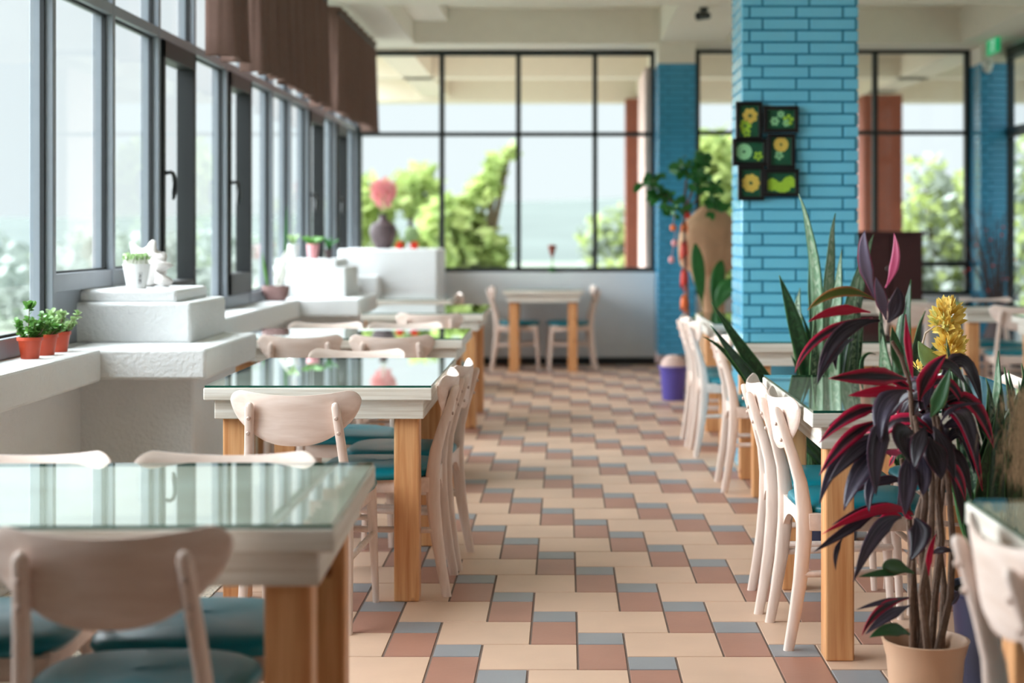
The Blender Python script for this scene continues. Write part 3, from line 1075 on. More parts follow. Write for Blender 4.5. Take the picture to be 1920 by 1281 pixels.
U, D_, R_, L_ = 0.0, pi, -pi / 2, pi / 2     # facing away, facing the lens, facing right, facing left
chairs = [
    (-0.805, 2.955, U, 'largest blurred chair in the left foreground, its curved back towards us', None),
    (-0.79, 3.425, D_, 'right of the two chairs behind the nearest left table, only its back top showing', None),
    (-1.268, 3.425, D_, 'left of the two chairs behind the nearest left table, cut by the photo edge', None),
    (-0.868, 5.295, U, 'chair at the near end of the second left table, rounded back fully in view', None),
    (-0.66, 5.755, L_, 'nearer side-on chair on the aisle side of the second left table', None),
    (-0.635, 6.20, L_, 'farther side-on chair on the aisle side of the second left table', None),
    (-0.913, 6.65, D_, 'chair at the far end of the second left table, only its back top showing', None),
    (-1.335, 8.04, U, 'left of the two chairs with backs to us at the third left table', None),
    (-0.868, 8.04, U, 'right of the two chairs with backs to us at the third left table', None),
    (-1.365, 8.71, D_, 'left of the two chairs facing us behind the third left table', None),
    (-0.91, 8.71, D_, 'right of the two chairs facing us behind the third left table', None),
    (-0.862, 10.15, U, 'single chair with its back to us in front of the fourth left table', None),
    (-1.13, 13.1, L_, 'chair on the aisle side of the fifth left table near the corner block', None),
    (-0.46, 14.85, R_, 'left chair tucked under the small table against the back window wall', None),
    (0.045, 14.85, L_, 'right chair tucked under the small table against the back window wall', None),
    (0.925, 5.045, R_, 'nearer of two bright side-on chairs left of the large right table', None),
    (0.905, 5.49, R_, 'farther of two bright side-on chairs left of the large right table', None),
    (1.03, 7.98, R_, 'bright blurred chair beside the table in front of the big blue column', None),
    (0.99, 9.20, R_, 'nearer of the two blurred white chairs just behind the big blue column', None),
    (0.975, 9.645, R_, 'farther blurred white chair behind the big blue column, nearest the purple bucket', None),
    (1.375, 5.50, L_, 'chair right of the large right table, its white back tip at the photo edge', None),
    (0.985, 2.70, R_, 'blurred white chair in the bottom right corner, closest on the right', None),
    (3.22, 11.17, U, 'background chair near the right edge, its back to us and teal seat showing', None),
    (2.47, 11.55, U, 'pale chair in the background right of the big blue column, behind the red plant crown', None),
    (3.30, 12.08, D_, 'chair facing us behind the orange-legged background table on the right', None),
]
wob = {0: radians(2), 3: radians(-2), 5: radians(-4), 7: radians(3), 15: radians(2), 16: radians(-3), 22: radians(-8), 21: radians(3), 14: radians(4)}
proto = None
for i, (x, y, a, lab, g_) in enumerate(chairs):
    rz = a + wob.get(i, 0)
    if proto is None:
        proto = make_chair(lab)
        proto.location = (x, y, 0)
        proto.rotation_euler = (0, 0, rz)
        proto['group'] = 'pale wooden dining chairs with teal seats'
    else:
        dup(proto, (x, y, 0), rz, lab, 'pale wooden dining chairs with teal seats')


# ================================================================== tables
TZ = 0.767


def make_table(x0, x1, y0, y1, label, rz=0.0):
    cx, cy = (x0 + x1) / 2, (y0 + y1) / 2
    hx, hy = (x1 - x0) / 2, (y1 - y0) / 2
    t = thing('dining_table', (cx, cy, 0), label, 'table', rz, group='white-washed dining tables with glass tops')
    MB().box(-hx, hx, -hy, hy, 0.716, 0.759).build('tabletop', 'table_slab_wood', t, smooth=False, bevel=0.004)
    i = 0.032
    a = MB()
    a.box(-hx + i, hx - i, -hy + i, -hy + i + 0.03, 0.648, 0.716)
    a.box(-hx + i, hx - i, hy - i - 0.03, hy - i, 0.648, 0.716)
    a.box(-hx + i, -hx + i + 0.03, -hy + i + 0.03, hy - i - 0.03, 0.648, 0.716)
    a.box(hx - i - 0.03, hx - i, -hy + i + 0.03, hy - i - 0.03, 0.648, 0.716)
    a.build('apron', 'table_slab_wood', t, smooth=False, bevel=0.003)
    k = 0.052
    for sx_ in (-1, 1):
        for sy_ in (-1, 1):
            xa = sx_ * (hx - k - 0.044)
            ya = sy_ * (hy - k - 0.02 - 0.044)
            MB().box(xa - 0.044, xa + 0.044, ya - 0.044, ya + 0.044, 0.0, 0.70).build('leg', 'table_leg_wood', t, smooth=False, bevel=0.006)
    gm = MB()
    e = 0.004
    x, y = hx - e, hy - e
    vs = [(-x, -y, 0.7595), (x, -y, 0.7595), (x, y, 0.7595), (-x, y, 0.7595), (-x, -y, TZ), (x, -y, TZ), (x, y, TZ), (-x, y, TZ)]
    gm.add(vs, [(4, 5, 6, 7)], 0)
    gm.add(vs, [(0, 1, 5, 4), (1, 2, 6, 5), (2, 3, 7, 6), (3, 0, 4, 7)], 1)
    gm.build('glass_top', ['table_glass', 'glass_edge'], t, smooth=False)
    return t


make_table(-1.66, -0.43, 2.83, 3.61, 'large blurred glass-topped table in the left foreground', radians(1.5))
make_table(-1.255, -0.462, 5.42, 6.62, 'second glass-topped table on the left, in focus beside the stepped pier')
make_table(-1.72, -0.515, 7.83, 8.63, 'third glass-topped table on the left with two chairs each side')
make_table(-1.34, -0.54, 10.27, 11.45, 'fourth table on the left, its orange leg nearest the aisle')
make_table(-1.72, -0.90, 12.4, 13.6, 'fifth table on the left, just before the white corner block')
make_table(-0.575, 0.165, 14.46, 15.24, 'small table against the back wall between two chairs')
make_table(0.735, 1.54, 4.66, 5.83, 'large table on the right behind the red-leaved plant')
make_table(0.865, 1.665, 7.57, 8.37, 'blurred table standing in front of the big blue column')
make_table(0.86, 1.66, 9.13, 10.33, 'blurred table hidden behind the big blue column with two white chairs')
make_table(0.80, 1.60, 1.93, 3.13, 'dark glass-topped table in the bottom right corner')
make_table(2.86, 3.66, 11.25, 12.05, 'background table with an orange leg, right of the yellow flowers')
make_table(2.88, 3.68, 9.30, 10.10, 'pale table cut by the right edge of the photo')
make_table(2.05, 2.85, 12.3, 13.1, 'far background table near the dark maroon cabinet')


# ================================================================== valances
def valance(label, ya, yb, x=-1.78, zb=2.235, zt=3.07, seed=0):
    rnd = random.Random(seed)
    root = thing('window_valance', (x, ya, 0), label, 'curtain', group='brown gathered window valances')
    path = [(-1.90, ya + 0.0)]
    nret = 5
    for i in range(1, nret):
        path.append((-1.90 + (x + 1.90) * i / nret, ya + 0.006 * sin(i * 2.0)))
    n = int((yb - ya) / 0.012)
    ph = rnd.random() * 6
    for i in range(n + 1):
        y = ya + (yb - ya) * i / n
        px = x + 0.026 * sin(y * 44 + ph + 1.4 * sin(y * 7)) + 0.010 * sin(y * 19 + ph)
        path.append((px, y))
    path.append((-1.90, yb))
    m = MB()
    rows = []
    levels = [(zb, 1.25), (zb + 0.012, 1.1), (zb + 0.05, 1.0), (zb + 0.35, 0.85), (zt - 0.10, 0.55), (zt - 0.06, 0.35), (zt - 0.045, 0.5), (zt, 0.9)]
    for z, k in levels:
        row = []
        for (px, y) in path:
            dx = (px - x) if px > -1.86 else 0
            f = (px + 1.90) / (x + 1.90)
            row.append(Vector((px - dx * (1 - k) + 0.01 * (1 - (z - zb) / (zt - zb)) * min(1, max(0, f)), y, z + (0.008 * sin(y * 40 + ph) if z < zb + 0.02 else 0))))
        rows.append(row)
    m.loft(rows, 0, caps=False, closed=False)
    m.build('fabric', 'curtain_brown', root, loc=(x, ya, 0), solid=0.004, sharp=80)
    r = MB().tube([(x + 0.005, ya - 0.02, zt - 0.055), (x + 0.005, yb + 0.02, zt - 0.055)], 0.012, 10)
    r.tube([(-2.05, ya + 0.03, zt - 0.055), (x, ya + 0.03, zt - 0.055)], 0.009, 8)
    r.tube([(-2.05, yb - 0.03, zt - 0.055), (x, yb - 0.03, zt - 0.055)], 0.009, 8)
    r.build('rod', 'iron_dark', root, loc=(x, ya, 0))


valance('narrow brown gathered valance nearest to us on the window wall', 8.25, 8.62, seed=1)
valance('longest brown gathered valance in the middle of the window wall', 9.12, 11.62, seed=2)
valance('brown gathered valance at the far end of the window wall by the corner', 12.25, 14.55, seed=3)


# ================================================================== pictures on the column
def picture(px0, py0, px1, py1, label, art):
    Y = 8.432
    a, b = at(px0 - 2, py1 + 2, Y), at(px1 + 1.5, py0 - 2, Y)
    cx, cz = (a.x + b.x) / 2, (a.z + b.z) / 2
    hw, hh = (b.x - a.x) / 2, (b.z - a.z) / 2
    t = thing('picture_frame', (cx, Y, cz), label, 'picture', group='black framed flower pictures on the blue column')
    fw = 0.021
    f = MB()
    for (x0, x1, z0, z1) in ((-hw, hw, hh - fw, hh), (-hw, hw, -hh, -hh + fw), (-hw, -hw + fw, -hh + fw, hh - fw), (hw - fw, hw, -hh + fw, hh - fw)):
        f.box(x0, x1, -0.022, 0.006, z0, z1)
    f.build('frame', 'frame_black', t, smooth=False, bevel=0.003)
    p = MB().box(-hw + fw, hw - fw, -0.004, 0.004, -hh + fw, hh - fw)
    pic = p.build('picture', 'paper_green', t, smooth=False)
    iw, ih = hw - fw, hh - fw
    mats = {'y': 'paper_yellow', 'l': 'paper_lime', 'm': 'paper_mint', 'g': 'paper_green'}

    def clip(v, lim):
        return max(-lim, min(lim, v))
    for kind, u, v, r, c, npet, rot in art:
        b_ = MB()
        x, z = u * iw, v * ih
        R = r * min(iw, ih)
        for k in range(npet):
            a_ = rot + 2 * pi * k / npet
            if kind == 'spray':
                a_ = rot + (k - npet / 2) * 0.35
            ln, wd = R, R * (0.30 if kind != 'flower' else 0.34)
            pts = []
            for (s_, w_) in ((0.15, 0), (0.45, 0.8), (0.75, 1), (0.95, .55), (1.0, 0), (0.95, -.55), (0.75, -1), (0.45, -.8)):
                dx, dz = cos(a_) * ln * s_ - sin(a_) * wd * w_, sin(a_) * ln * s_ + cos(a_) * wd * w_
                pts.append(Vector((clip(x + dx, iw), -0.0045 - 0.0002 * (k % 3), clip(z + dz, ih))))
            b_.add(pts, [tuple(range(8))])
        o = b_.build('printed_flower', mats[c], pic, smooth=False)


picture(1381, 193, 1427, 262, 'upright black frame with yellow-green leaf spray, top left of the six pictures',
        [('flower', .15, .35, .85, 'y', 7, 0.3), ('flower', -.4, -.3, .7, 'l', 6, 0), ('flower', -.25, -.75, .5, 'l', 5, .5)])
picture(1433, 201, 1495, 247, 'landscape black frame with three pale flowers, top right of the six pictures',
        [('flower', -.45, -.2, .5, 'm', 6, 0), ('flower', .0, .55, .4, 'm', 6, .5), ('flower', .55, -.05, .6, 'l', 5, .2), ('flower', .4, -.4, .4, 'm', 6, .2)])
picture(1375, 262, 1436, 309, 'landscape black frame with one large mint blossom, middle left of the six pictures',
        [('flower', -.42, .05, .85, 'm', 12, 0), ('flower', .65, -.4, .5, 'l', 5, 1)])
picture(1440, 253, 1489, 315, 'upright black frame with a golden blossom above leaves, middle right of the six pictures',
        [('flower', .0, .5, .75, 'y', 12, 0), ('flower', -.2, -.3, .45, 'm', 5, 1)])
picture(1385, 313, 1431, 374, 'upright black frame with a big yellow ring flower, bottom left of the six pictures',
        [('flower', .0, .0, 1.0, 'y', 9, 0)])
picture(1433, 319, 1496, 367, 'landscape black frame with hanging lime petals, bottom right of the six pictures',
        [('spray', -.65, .7, 1.5, 'l', 3, -1.4), ('spray', .1, .3, 1.3, 'l', 4, -1.4), ('spray', .75, .9, 1.4, 'l', 3, -1.6)])


# ================================================================== pots and plants
def pot_mesh(r0, r1, h, rim=0.0, th=0.004, rimh=0.012):
    p = [(0.001, 0.0), (r0 * 0.96, 0.0), (r0, 0.003)]
    if rim:
        p += [(r0 + (r1 - r0) * 0.80, h - rimh * 1.2), (r1 - rim * 0.3, h - rimh), (r1 + rim, h - rimh), (r1 + rim, h)]
    else:
        p += [(r0 + (r1 - r0) * 0.5, h * 0.5), (r1, h)]
    p += [(r1 - th, h), (r0 - th, h * 0.35), (0.001, h * 0.35)]
    return MB().lathe(p, 32)


def succulent(loc, label, mat, h, seed, potr=0.044, poth=0.08, tall=False, dens=150):
    rnd = random.Random(seed)
    t = thing('potted_succulent', loc, label, 'potted plant', rnd.random() * 3, group='little plants in terracotta coloured plastic pots')
    pot_mesh(potr * 0.74, potr, poth, rim=0.003).build('pot', 'terracotta_plastic', t)
    MB().lathe([(0.001, poth - 0.012), (potr - 0.006, poth - 0.014)], 20).build('soil', 'soil', t)
    sm, lm = MB(), MB()
    for k in range(9):
        a = rnd.random() * 6.28
        rr = rnd.random() * potr * 0.6
        p0 = Vector((cos(a) * rr, sin(a) * rr, poth - 0.014))
        hh = h * (1.0 if (tall and k == 0) else rnd.uniform(0.4, 0.85))
        p1 = p0 + Vector((cos(a) * 0.06 * rnd.random(), sin(a) * 0.05, hh))
        mid = (p0 + p1) / 2 + Vector((rnd.uniform(-.01, .01), rnd.uniform(-.01, .01), 0))
        sm.tube([p0, mid, p1], [0.003, 0.0022, 0.0015], 6)
        for i in range(int(dens / 4)):
            f = 0.12 + 0.88 * rnd.random()
            c = p0.lerp(p1, f)
            b = rnd.random() * 6.28
            el = rnd.uniform(-0.3, 1.1)
            d = Vector((cos(b) * cos(el), sin(b) * cos(el), sin(el)))
            ln = rnd.uniform(0.014, 0.026)
            lm.leaf(c, c + d * ln * .6 + Vector((0, 0, .002)), c + d * ln, ln * 0.72, (rnd.gauss(0, 1), rnd.gauss(0, 1), 1.5), n=4, fold=0.2,
                    prof=lambda q: (math.sin(pi * min(1, q * .8 + .12)) ** 0.7))
        if tall and k == 0:
            for b in range(7):
                aa = b * 0.9
                d = Vector((cos(aa) * .7, sin(aa) * .7, .75))
                lm.leaf(p1, p1 + d * .018, p1 + d * .032, .03, (rnd.gauss(0, 1), -1, .4), n=6, fold=.1, prof=lambda q: (math.sin(pi * min(1, q * .8 + .12)) ** 0.6))
    sm.build('stems', 'stem_brown', t)
    lm.build('foliage', mat, t, sharp=180)


succulent((-1.985, 5.80, 0.83), 'red pot plant nearest to us on the window ledge, with a tall round-leaved shoot', 'succulent_green', 0.125, 11, tall=True)
succulent((-1.982, 5.965, 0.83), 'middle of the three red pots on the ledge, half hidden', 'succulent_green', 0.10, 12, dens=110)
succulent((-1.985, 6.13, 0.83), 'red pot with pale green leaves nearest the stepped pier', 'succulent_pale', 0.115, 13, dens=150)

# white pot of sprouts
t = thing('potted_sprouts', (-1.88, 6.86, 1.052), 'small white pot of green sprouts standing on the stepped pier', 'potted plant', radians(10))
pot_mesh(0.042, 0.060, 0.108, th=0.005).build('pot', 'white_pot', t)
MB().lathe([(0.001, 0.098), (0.054, 0.098)], 20).build('soil', 'flower_white', t)
rnd = random.Random(5)
sm, lm = MB(), MB()
for k in range(95):
    a, rr = rnd.random() * 6.28, 0.052 * math.sqrt(rnd.random())
    p = Vector((cos(a) * rr, sin(a) * rr, 0.097))
    q = p + Vector((rnd.uniform(-.006, .006), rnd.uniform(-.006, .006), rnd.uniform(.026, .046)))
    sm.tube([p, q], [0.0016, 0.0012], 5)
    for s_ in (-1, 1):
        d = Vector((rnd.gauss(0, .6), rnd.gauss(0, .6), .9)).normalized()
        lm.leaf(q, q + d * .009, q + d * .019, .011, (rnd.gauss(0, 1), rnd.gauss(0, 1), .3), n=4, fold=.2, prof=lambda q_: math.sin(pi * min(1, q_ * .85 + .1)))
sm.build('stems', 'flower_white', t)
lm.build('sprout_leaves', 'succulent_pale', t, sharp=180)
# little printed mark on the pot: brush strokes in two columns
mk = MB()


def on_pot(ang, z, r0=0.042, r1=0.060, h=0.108, lift=0.0006):
    r = r0 + (r1 - r0) * z / h + lift
    return Vector((r * cos(ang), r * sin(ang), z))


def stroke(a0, z0, a1, z1, wdt=0.0012):
    pts = [on_pot(a0 + (a1 - a0) * i / 4, z0 + (z1 - z0) * i / 4) for i in range(5)]
    mk.tube(pts, wdt, 4)


A0 = radians(-58 - 10)
for (da0, z0, da1, z1) in ((-.13, .070, .13, .070), (-.13, .022, .13, .022), (-.13, .022, -.13, .070), (.13, .022, .13, .070),
                           (-.05, .062, .07, .060), (-.01, .064, -.03, .050), (.05, .056, -.05, .048), (-.07, .042, -.06, .034), (.04, .044, .02, .036),
                           (.0, .034, .08, .036), (.05, .040, .06, .028), (-.06, .030, -.03, .027)):
    w_ = 0.0005 if abs(da0) > .12 and abs(da1) > .12 else 0.0014
    stroke(A0 + da0, z0, A0 + da1, z1, w_)
mk.build('printed_mark', 'ink_grey', t)

# spiny sea shell
t = thing('sea_shell', (-1.90, 7.10, 1.052), 'large white spiny sea shell behind the white sprout pot', 'shell', radians(-20))
m = MB()
n1, n2 = 40, 26
spk = [Vector(v).normalized() for v in ((-.55, 0, .85), (.30, -.1, .95), (.9, -.1, .5), (-.95, 0, .2), (.85, -.2, -.35), (-.2, .5, .9), (.6, .5, .6), (-.75, -.5, .35), (.1, -.8, .6))]
vs, fs = [], []
for j in range(n2 + 1):
    a = -pi / 2 + pi * j / n2
    for i in range(n1):
        b = 2 * pi * i / n1
        d = Vector((cos(a) * cos(b), cos(a) * sin(b), sin(a)))
        r = 1.0 + 0.06 * noise.noise(d * 5) + 0.03 * sin(b * 7 + 6 * a)
        for q, s_ in enumerate(spk):
            c_ = max(0, d.dot(s_))
            r += (0.62 if q < 2 else 0.22) * c_ ** (60 if q < 2 else 30)
        vs.append((d.x * 0.098 * r, d.y * 0.065 * r, 0.088 + d.z * 0.084 * r if d.z > 0 else max(0.0, 0.088 + d.z * 0.090 * r)))
for j in range(n2):
    for i in range(n1):
        k = (i + 1) % n1
        fs.append((j * n1 + i, j * n1 + k, (j + 1) * n1 + k, (j + 1) * n1 + i))
m.add(vs, fs)
m.build('body', 'shell_white', t, sharp=180)
lp = MB()
rows = []
for i in range(13):
    q = i / 12
    a = -0.7 + 2.4 * q
    c = Vector((0.05 + 0.035 * cos(a * 1.2), -0.045 - 0.02 * q, 0.02 + 0.12 * q))
    o = Vector((0.125 + 0.03 * sin(q * 9), -0.02, 0.002 + 0.135 * q - 0.03 * q * q))
    rows.append([c, (c + o) / 2 + Vector((0, -0.018, 0)), o])
lp.loft(rows, 0, caps=False, closed=False)
lp.build('lip', 'shell_white', t, solid=0.005, sharp=180)


def simple_pot(name, loc, label, matp, r0, r1, h, cat='pot', group=None, rim=0.0):
    t = thing(name, loc, label, cat, group=group)
    pot_mesh(r0, r1, h, rim=rim).build('pot', matp, t)
    MB().lathe([(0.001, h - 0.015), (r1 - 0.006, h - 0.016)], 20).build('soil', 'soil', t)
    return t


# second pier: pots and bowl
t = simple_pot('potted_plant', (-1.875, 11.62, 1.10), 'pink pot with spreading green leaves on the second pier', 'pink_pot', 0.034, 0.046, 0.11, 'potted plant')
lm = MB()
rnd = random.Random(8)
for k in range(14):
    a = k * 2.4
    ln = rnd.uniform(.07, .13)
    d = Vector((cos(a), sin(a) * .8, rnd.uniform(.3, 1.1))).normalized()
    lm.leaf((0, 0, .1), Vector((0, 0, .1)) + d * ln * .6 + Vector((0, 0, .02)), Vector((0, 0, .1)) + d * ln, .035, (0, -1, .8), n=6, fold=.15)
lm.build('leaves', 'succulent_green', t, sharp=180)
t = simple_pot('potted_plant', (-1.995, 11.46, 1.10), 'white pot with a few light leaves left of the pink pot', 'white_pot', 0.034, 0.045, 0.11, 'potted plant')
lm = MB()
for k in range(8):
    a = k * 2.4
    d = Vector((cos(a) * .6, sin(a) * .6, 1)).normalized()
    lm.leaf((0, 0, .1), Vector((0, 0, .14)), Vector((0, 0, .1)) + d * .10, .03, (0, -1, .8), n=6)
lm.build('leaves', 'succulent_pale', t, sharp=180)
t = simple_pot('potted_plant', (-1.765, 11.66, 1.10), 'dark little pot with a leafy shoot right of the pink pot', 'vase_dark', 0.022, 0.030, 0.07, 'potted plant')
lm = MB()
for k in range(7):
    a = k * 2.4
    d = Vector((cos(a) * .7 + .3, sin(a) * .5, 1)).normalized()
    lm.leaf((0, 0, .06), Vector((0, 0, .10)), Vector((0, 0, .06)) + d * .12, .022, (0, -1, .8), n=6)
lm.build('leaves', 'leaf_green', t, sharp=180)

t = thing('planter_bowl', (-1.965, 10.62, 0.83), 'brown bowl with pale calla flowers and one tall green leaf on the window ledge', 'planter')
m = MB()
rings = []
for z, k in ((0.0, .62), (0.004, .7), (.03, .86), (.07, .97), (.105, 1.0), (.105, .92), (.06, .86), (.058, .05)):
    rings.append(sup_ring((0, 0, z), .095 * k, .06 * k, 24, 2.4))
m.loft(rings).build('bowl', 'brown_bowl', t)
MB().loft([sup_ring((0, 0, .085), .083, .052, 20, 2.4), sup_ring((0, 0, .086), .02, .01, 20, 2.4)]).build('soil', 'soil', t)
for (x0, z0, x1, z1, x2, z2, wd, mt) in ((.01, .085, .03, .25, .085, .36, .055, 'flower_white'), (.0, .085, .05, .18, .06, .26, .06, 'flower_white'),
                                         (.05, .085, .07, .4, .075, .66, .026, 'leaf_green'), (-.05, .085, -.08, .2, -.09, .34, .02, 'succulent_green'),
                                         (.02, .085, .0, .2, -.02, .2, .03, 'flower_white')):
    MB().leaf((x0, 0, z0), (x1, 0, z1), (x2, -.01, z2), wd, (0, -1, .1), n=10, fold=.25).build('leaf', mt, t, solid=0.001, sharp=180)

# items on the corner block
t = thing('flower_vase', (-1.73, 14.85, 1.14), 'dark round vase holding a blurred pink feathery plume on the corner block', 'vase')
MB().lathe([(.001, 0), (.06, 0), (.078, .01), (.112, .08), (.132, .16), (.118, .225), (.05, .265), (.035, .30), (.045, .33), (.035, .33), (.028, .28), (.001, .28)], 28).build('vase', 'vase_dark', t)
fm = MB()
rnd = random.Random(9)
for k in range(900):
    d = Vector((rnd.gauss(0, 1), rnd.gauss(0, 1), rnd.gauss(0, 1))).normalized()
    kk = rnd.random() ** .4
    kk *= 1 + .35 * noise.noise(d * 3.5)
    p = Vector((d.x * .115 * kk, d.y * .10 * kk, .51 + d.z * .14 * kk))
    p.x *= (0.5 + 0.5 * (p.z - .33) / .2) if p.z < .55 else 1
    q = p + Vector((d.x * .03, d.y * .03, .02 + d.z * .02))
    fm.leaf(p, (p + q) / 2 + Vector((0, 0, .005)), q, .014, (rnd.gauss(0, 1), -1, 0), n=3)
fm.build('plume', 'feather_pink', t, sharp=180)
MB().tube([(0, 0, .28), (.01, 0, .40), (0, 0, .50)], .006, 6).build('stem', 'stem_green', t)
for i, (x, lab) in enumerate(((-1.555, 'small pot of orange-red blossoms beside the dark vase'), (-1.415, 'small red flowering pot at the right end of the corner block'))):
    t = thing('flowering_pot', (x, 14.7, 1.14), lab, 'potted plant')
    MB().lathe([(.001, 0), (.028, 0), (.038, .035), (.032, .035), (.001, .02)], 20).build('pot', 'ribbon_red', t)
    fm = MB()
    for k in range(60):
        d = Vector((rnd.gauss(0, 1), rnd.gauss(0, 1), abs(rnd.gauss(0, 1)))).normalized()
        fm.leaf((0, 0, .035), d * .03 + Vector((0, 0, .04)), d * .045 + Vector((0, 0, .03)), .018, (rnd.gauss(0, 1), rnd.gauss(0, 1), 1), n=3)
    fm.build('blossom', 'orange_petal', t, sharp=180)
t = thing('cactus', (-1.48, 15.0, 1.14), 'pale green rounded cactus between the two small red pots', 'potted plant')
MB().lathe([(.001, 0), (.035, 0), (.045, .06), (.04, .06), (.001, .05)], 20).build('pot', 'white_pot', t)
cm = MB()
rr = []
for j in range(13):
    a = -pi / 2 + pi * j / 12
    rr.append([Vector((cos(b) * max(.02, cos(a)) * (.06 + .006 * cos(10 * b)), sin(b) * max(.02, cos(a)) * (.06 + .006 * cos(10 * b)), .13 + .085 * sin(a))) for b in [2 * pi * k / 40 for k in range(40)]])
cm.loft(rr).build('body', 'succulent_pale', t)

# flower on the back sill
t = thing('sill_flower', (-0.13, 15.36, 0.905), 'single dry reddish flower head on a thin stem at the back window sill', 'flower')
MB().lathe([(.001, 0), (.03, 0), (.035, .05), (.03, .05), (.001, .04)], 16).build('pot', 'leaf_green', t)
MB().tube([(0, 0, .04), (.005, 0, .15), (0, 0, .22)], .006, 6).build('stem', 'stem_green', t)
MB().lathe([(.001, .14), (.012, .15), (.035, .22), (.042, .26), (.02, .27), (.001, .26)], 16).build('flower_head', 'flower_brown', t)

# purple bucket
t = thing('bucket', (0.835, 12.1, 0.0), 'purple plastic bucket standing on the floor beside the far blue column', 'bucket')
MB().lathe([(.001, 0), (.080, 0), (.084, .004), (.104, .24), (.118, .245), (.120, .262), (.112, .264), (.104, .25), (.08, .02), (.001, .02)], 32).build('body', 'purple_plastic', t)
lid = MB()
lid.lathe([(.10, .255), (.09, .30), (.06, .335), (.03, .345), (.001, .347)], 20)
for i, v in enumerate(lid.v):
    lid.v[i] = v + Vector((.008, .006, .01)) * noise.noise(v * 30)
lid.build('crumpled_bag', 'pink_plaster', t)
hb = MB().tube([(0.122, 0, .245), (.135, -.05, .19), (.128, -.09, .12), (.125, -.04, .10)], .004, 6)
hb.build('handle', 'white_pot', t)


# little tree with ribbons
t = thing('ribboned_tree', (0.86, 11.3, 0), 'small dark-leaved potted tree tied with red and orange ribbons before the far blue column', 'potted plant')
MB().lathe([(.001, 0), (.07, 0), (.095, .16), (.085, .16), (.001, .13)], 24, c=(.09, 0, 0)).build('pot', 'vase_dark', t)
MB().lathe([(0.001, .14), (.085, .14)], 24, c=(.09, 0, 0)).build('soil', 'soil', t)
tr = MB().tube([(.09, 0, .12), (.04, 0, .5), (.005, 0, 1.1), (-.005, 0, 1.45), (.01, 0, 1.68)], [.014, .012, .011, .009, .005], 8)
brs = [(-.17, .02, 1.56), (.18, -.02, 1.62), (.03, .08, 1.75), (-.08, -.08, 1.48), (.22, .05, 1.50), (-.24, 0, 1.64), (.1, -.1, 1.70), (.12, .0, 1.80)]
for b in brs:
    tr.tube([(0, 0, 1.42), (b[0] * .5, b[1] * .5, b[2] * .5 + .73), b], [.007, .005, .003], 6)
tr.build('trunk', 'stem_brown', t)
lm = MB()
rnd = random.Random(15)
for b in brs:
    for k in range(24):
        c = Vector(b) + Vector((rnd.gauss(0, .045), rnd.gauss(0, .05), rnd.gauss(0, .035)))
        d = Vector((rnd.gauss(0, 1), rnd.gauss(0, 1), rnd.gauss(-.2, .7))).normalized()
        ln = rnd.uniform(.05, .08)
        lm.leaf(c, c + d * ln * .5 + Vector((0, 0, .01)), c + d * ln, ln * .7, (rnd.gauss(0, .5), -1, rnd.gauss(.5, .5)), n=5, prof=lambda q: math.sin(pi * min(1, q * .85 + .1)) ** .7)
lm.build('foliage', 'leaf_green', t, sharp=180)
for k, (z0, z1, mt) in enumerate(((1.28, 1.38, 'ribbon_orange'), (1.05, 1.25, 'ribbon_red'), (.85, 1.05, 'ribbon_red'), (.70, .86, 'ribbon_orange'), (.55, .70, 'ribbon_orange'))):
    rb = MB()
    for s_ in range(5):
        a = s_ * 1.3
        zz0 = z0 + (z1 - z0) * .1 * s_
        rb.leaf((.012 * cos(a), .012 * sin(a), z1 - .01 * s_), (.03 * cos(a), .03 * sin(a), (zz0 + z1) / 2), (.022 * cos(a), .022 * sin(a), zz0), .026, (cos(a), sin(a), 0), n=6, prof=lambda q: 1.0)
    rb.build('ribbon', mt, t, solid=.0015, sharp=180)
for (dx, z, mt) in ((-.085, 1.33, 'ribbon_orange'), (-.075, 1.22, 'pink_pot'), (-.095, 1.10, 'pink_pot'), (.02, 1.42, 'ribbon_red')):
    o = MB().ball((dx, -.03, z), .022, .022, .026)
    o.tube([(dx, -.03, z + .02), (dx * .8, -.01, z + .12)], .002, 5)
    o.build('charm', mt, t)

# driftwood sculpture
t = thing('driftwood_sculpture', (1.10, 11.75, 0), 'tall tan driftwood root left of the big blue column, partly hidden', 'driftwood')
m = MB()
rings = []
for j in range(34):
    z = 1.50 * j / 33
    w_ = .13 + .07 * noise.noise(Vector((0, 0, z * 3.1))) + .05 * sin(z * 5 + 1) + (.05 if z > 1.0 else 0)
    if z > 1.35:
        w_ *= max(.25, 1 - (z - 1.35) / .2)
    cx_ = .04 * sin(z * 4)
    rings.append([Vector((cx_ + cos(a) * w_ * (1 + .3 * noise.noise(Vector((cos(a) * 2, sin(a) * 2, z * 2.5)))), sin(a) * w_ * .7 * (1 + .3 * noise.noise(Vector((cos(a) * 2, sin(a) * 2 + 5, z * 2.5)))), z)) for a in [2 * pi * k / 28 for k in range(28)]])
m.loft(rings).build('body', 'driftwood', t, sharp=180)
bm2 = MB().tube([(-.05, 0, 1.1), (-.16, -.05, 1.3), (-.12, -.06, 1.45)], [.05, .035, .012], 10)
bm2.build('branch', 'driftwood', t)
t = simple_pot('leafy_plant', (1.0, 10.85, 0), 'broad-leaved green plant in front of the driftwood root', 'tan_pot', .09, .12, .22, 'potted plant')
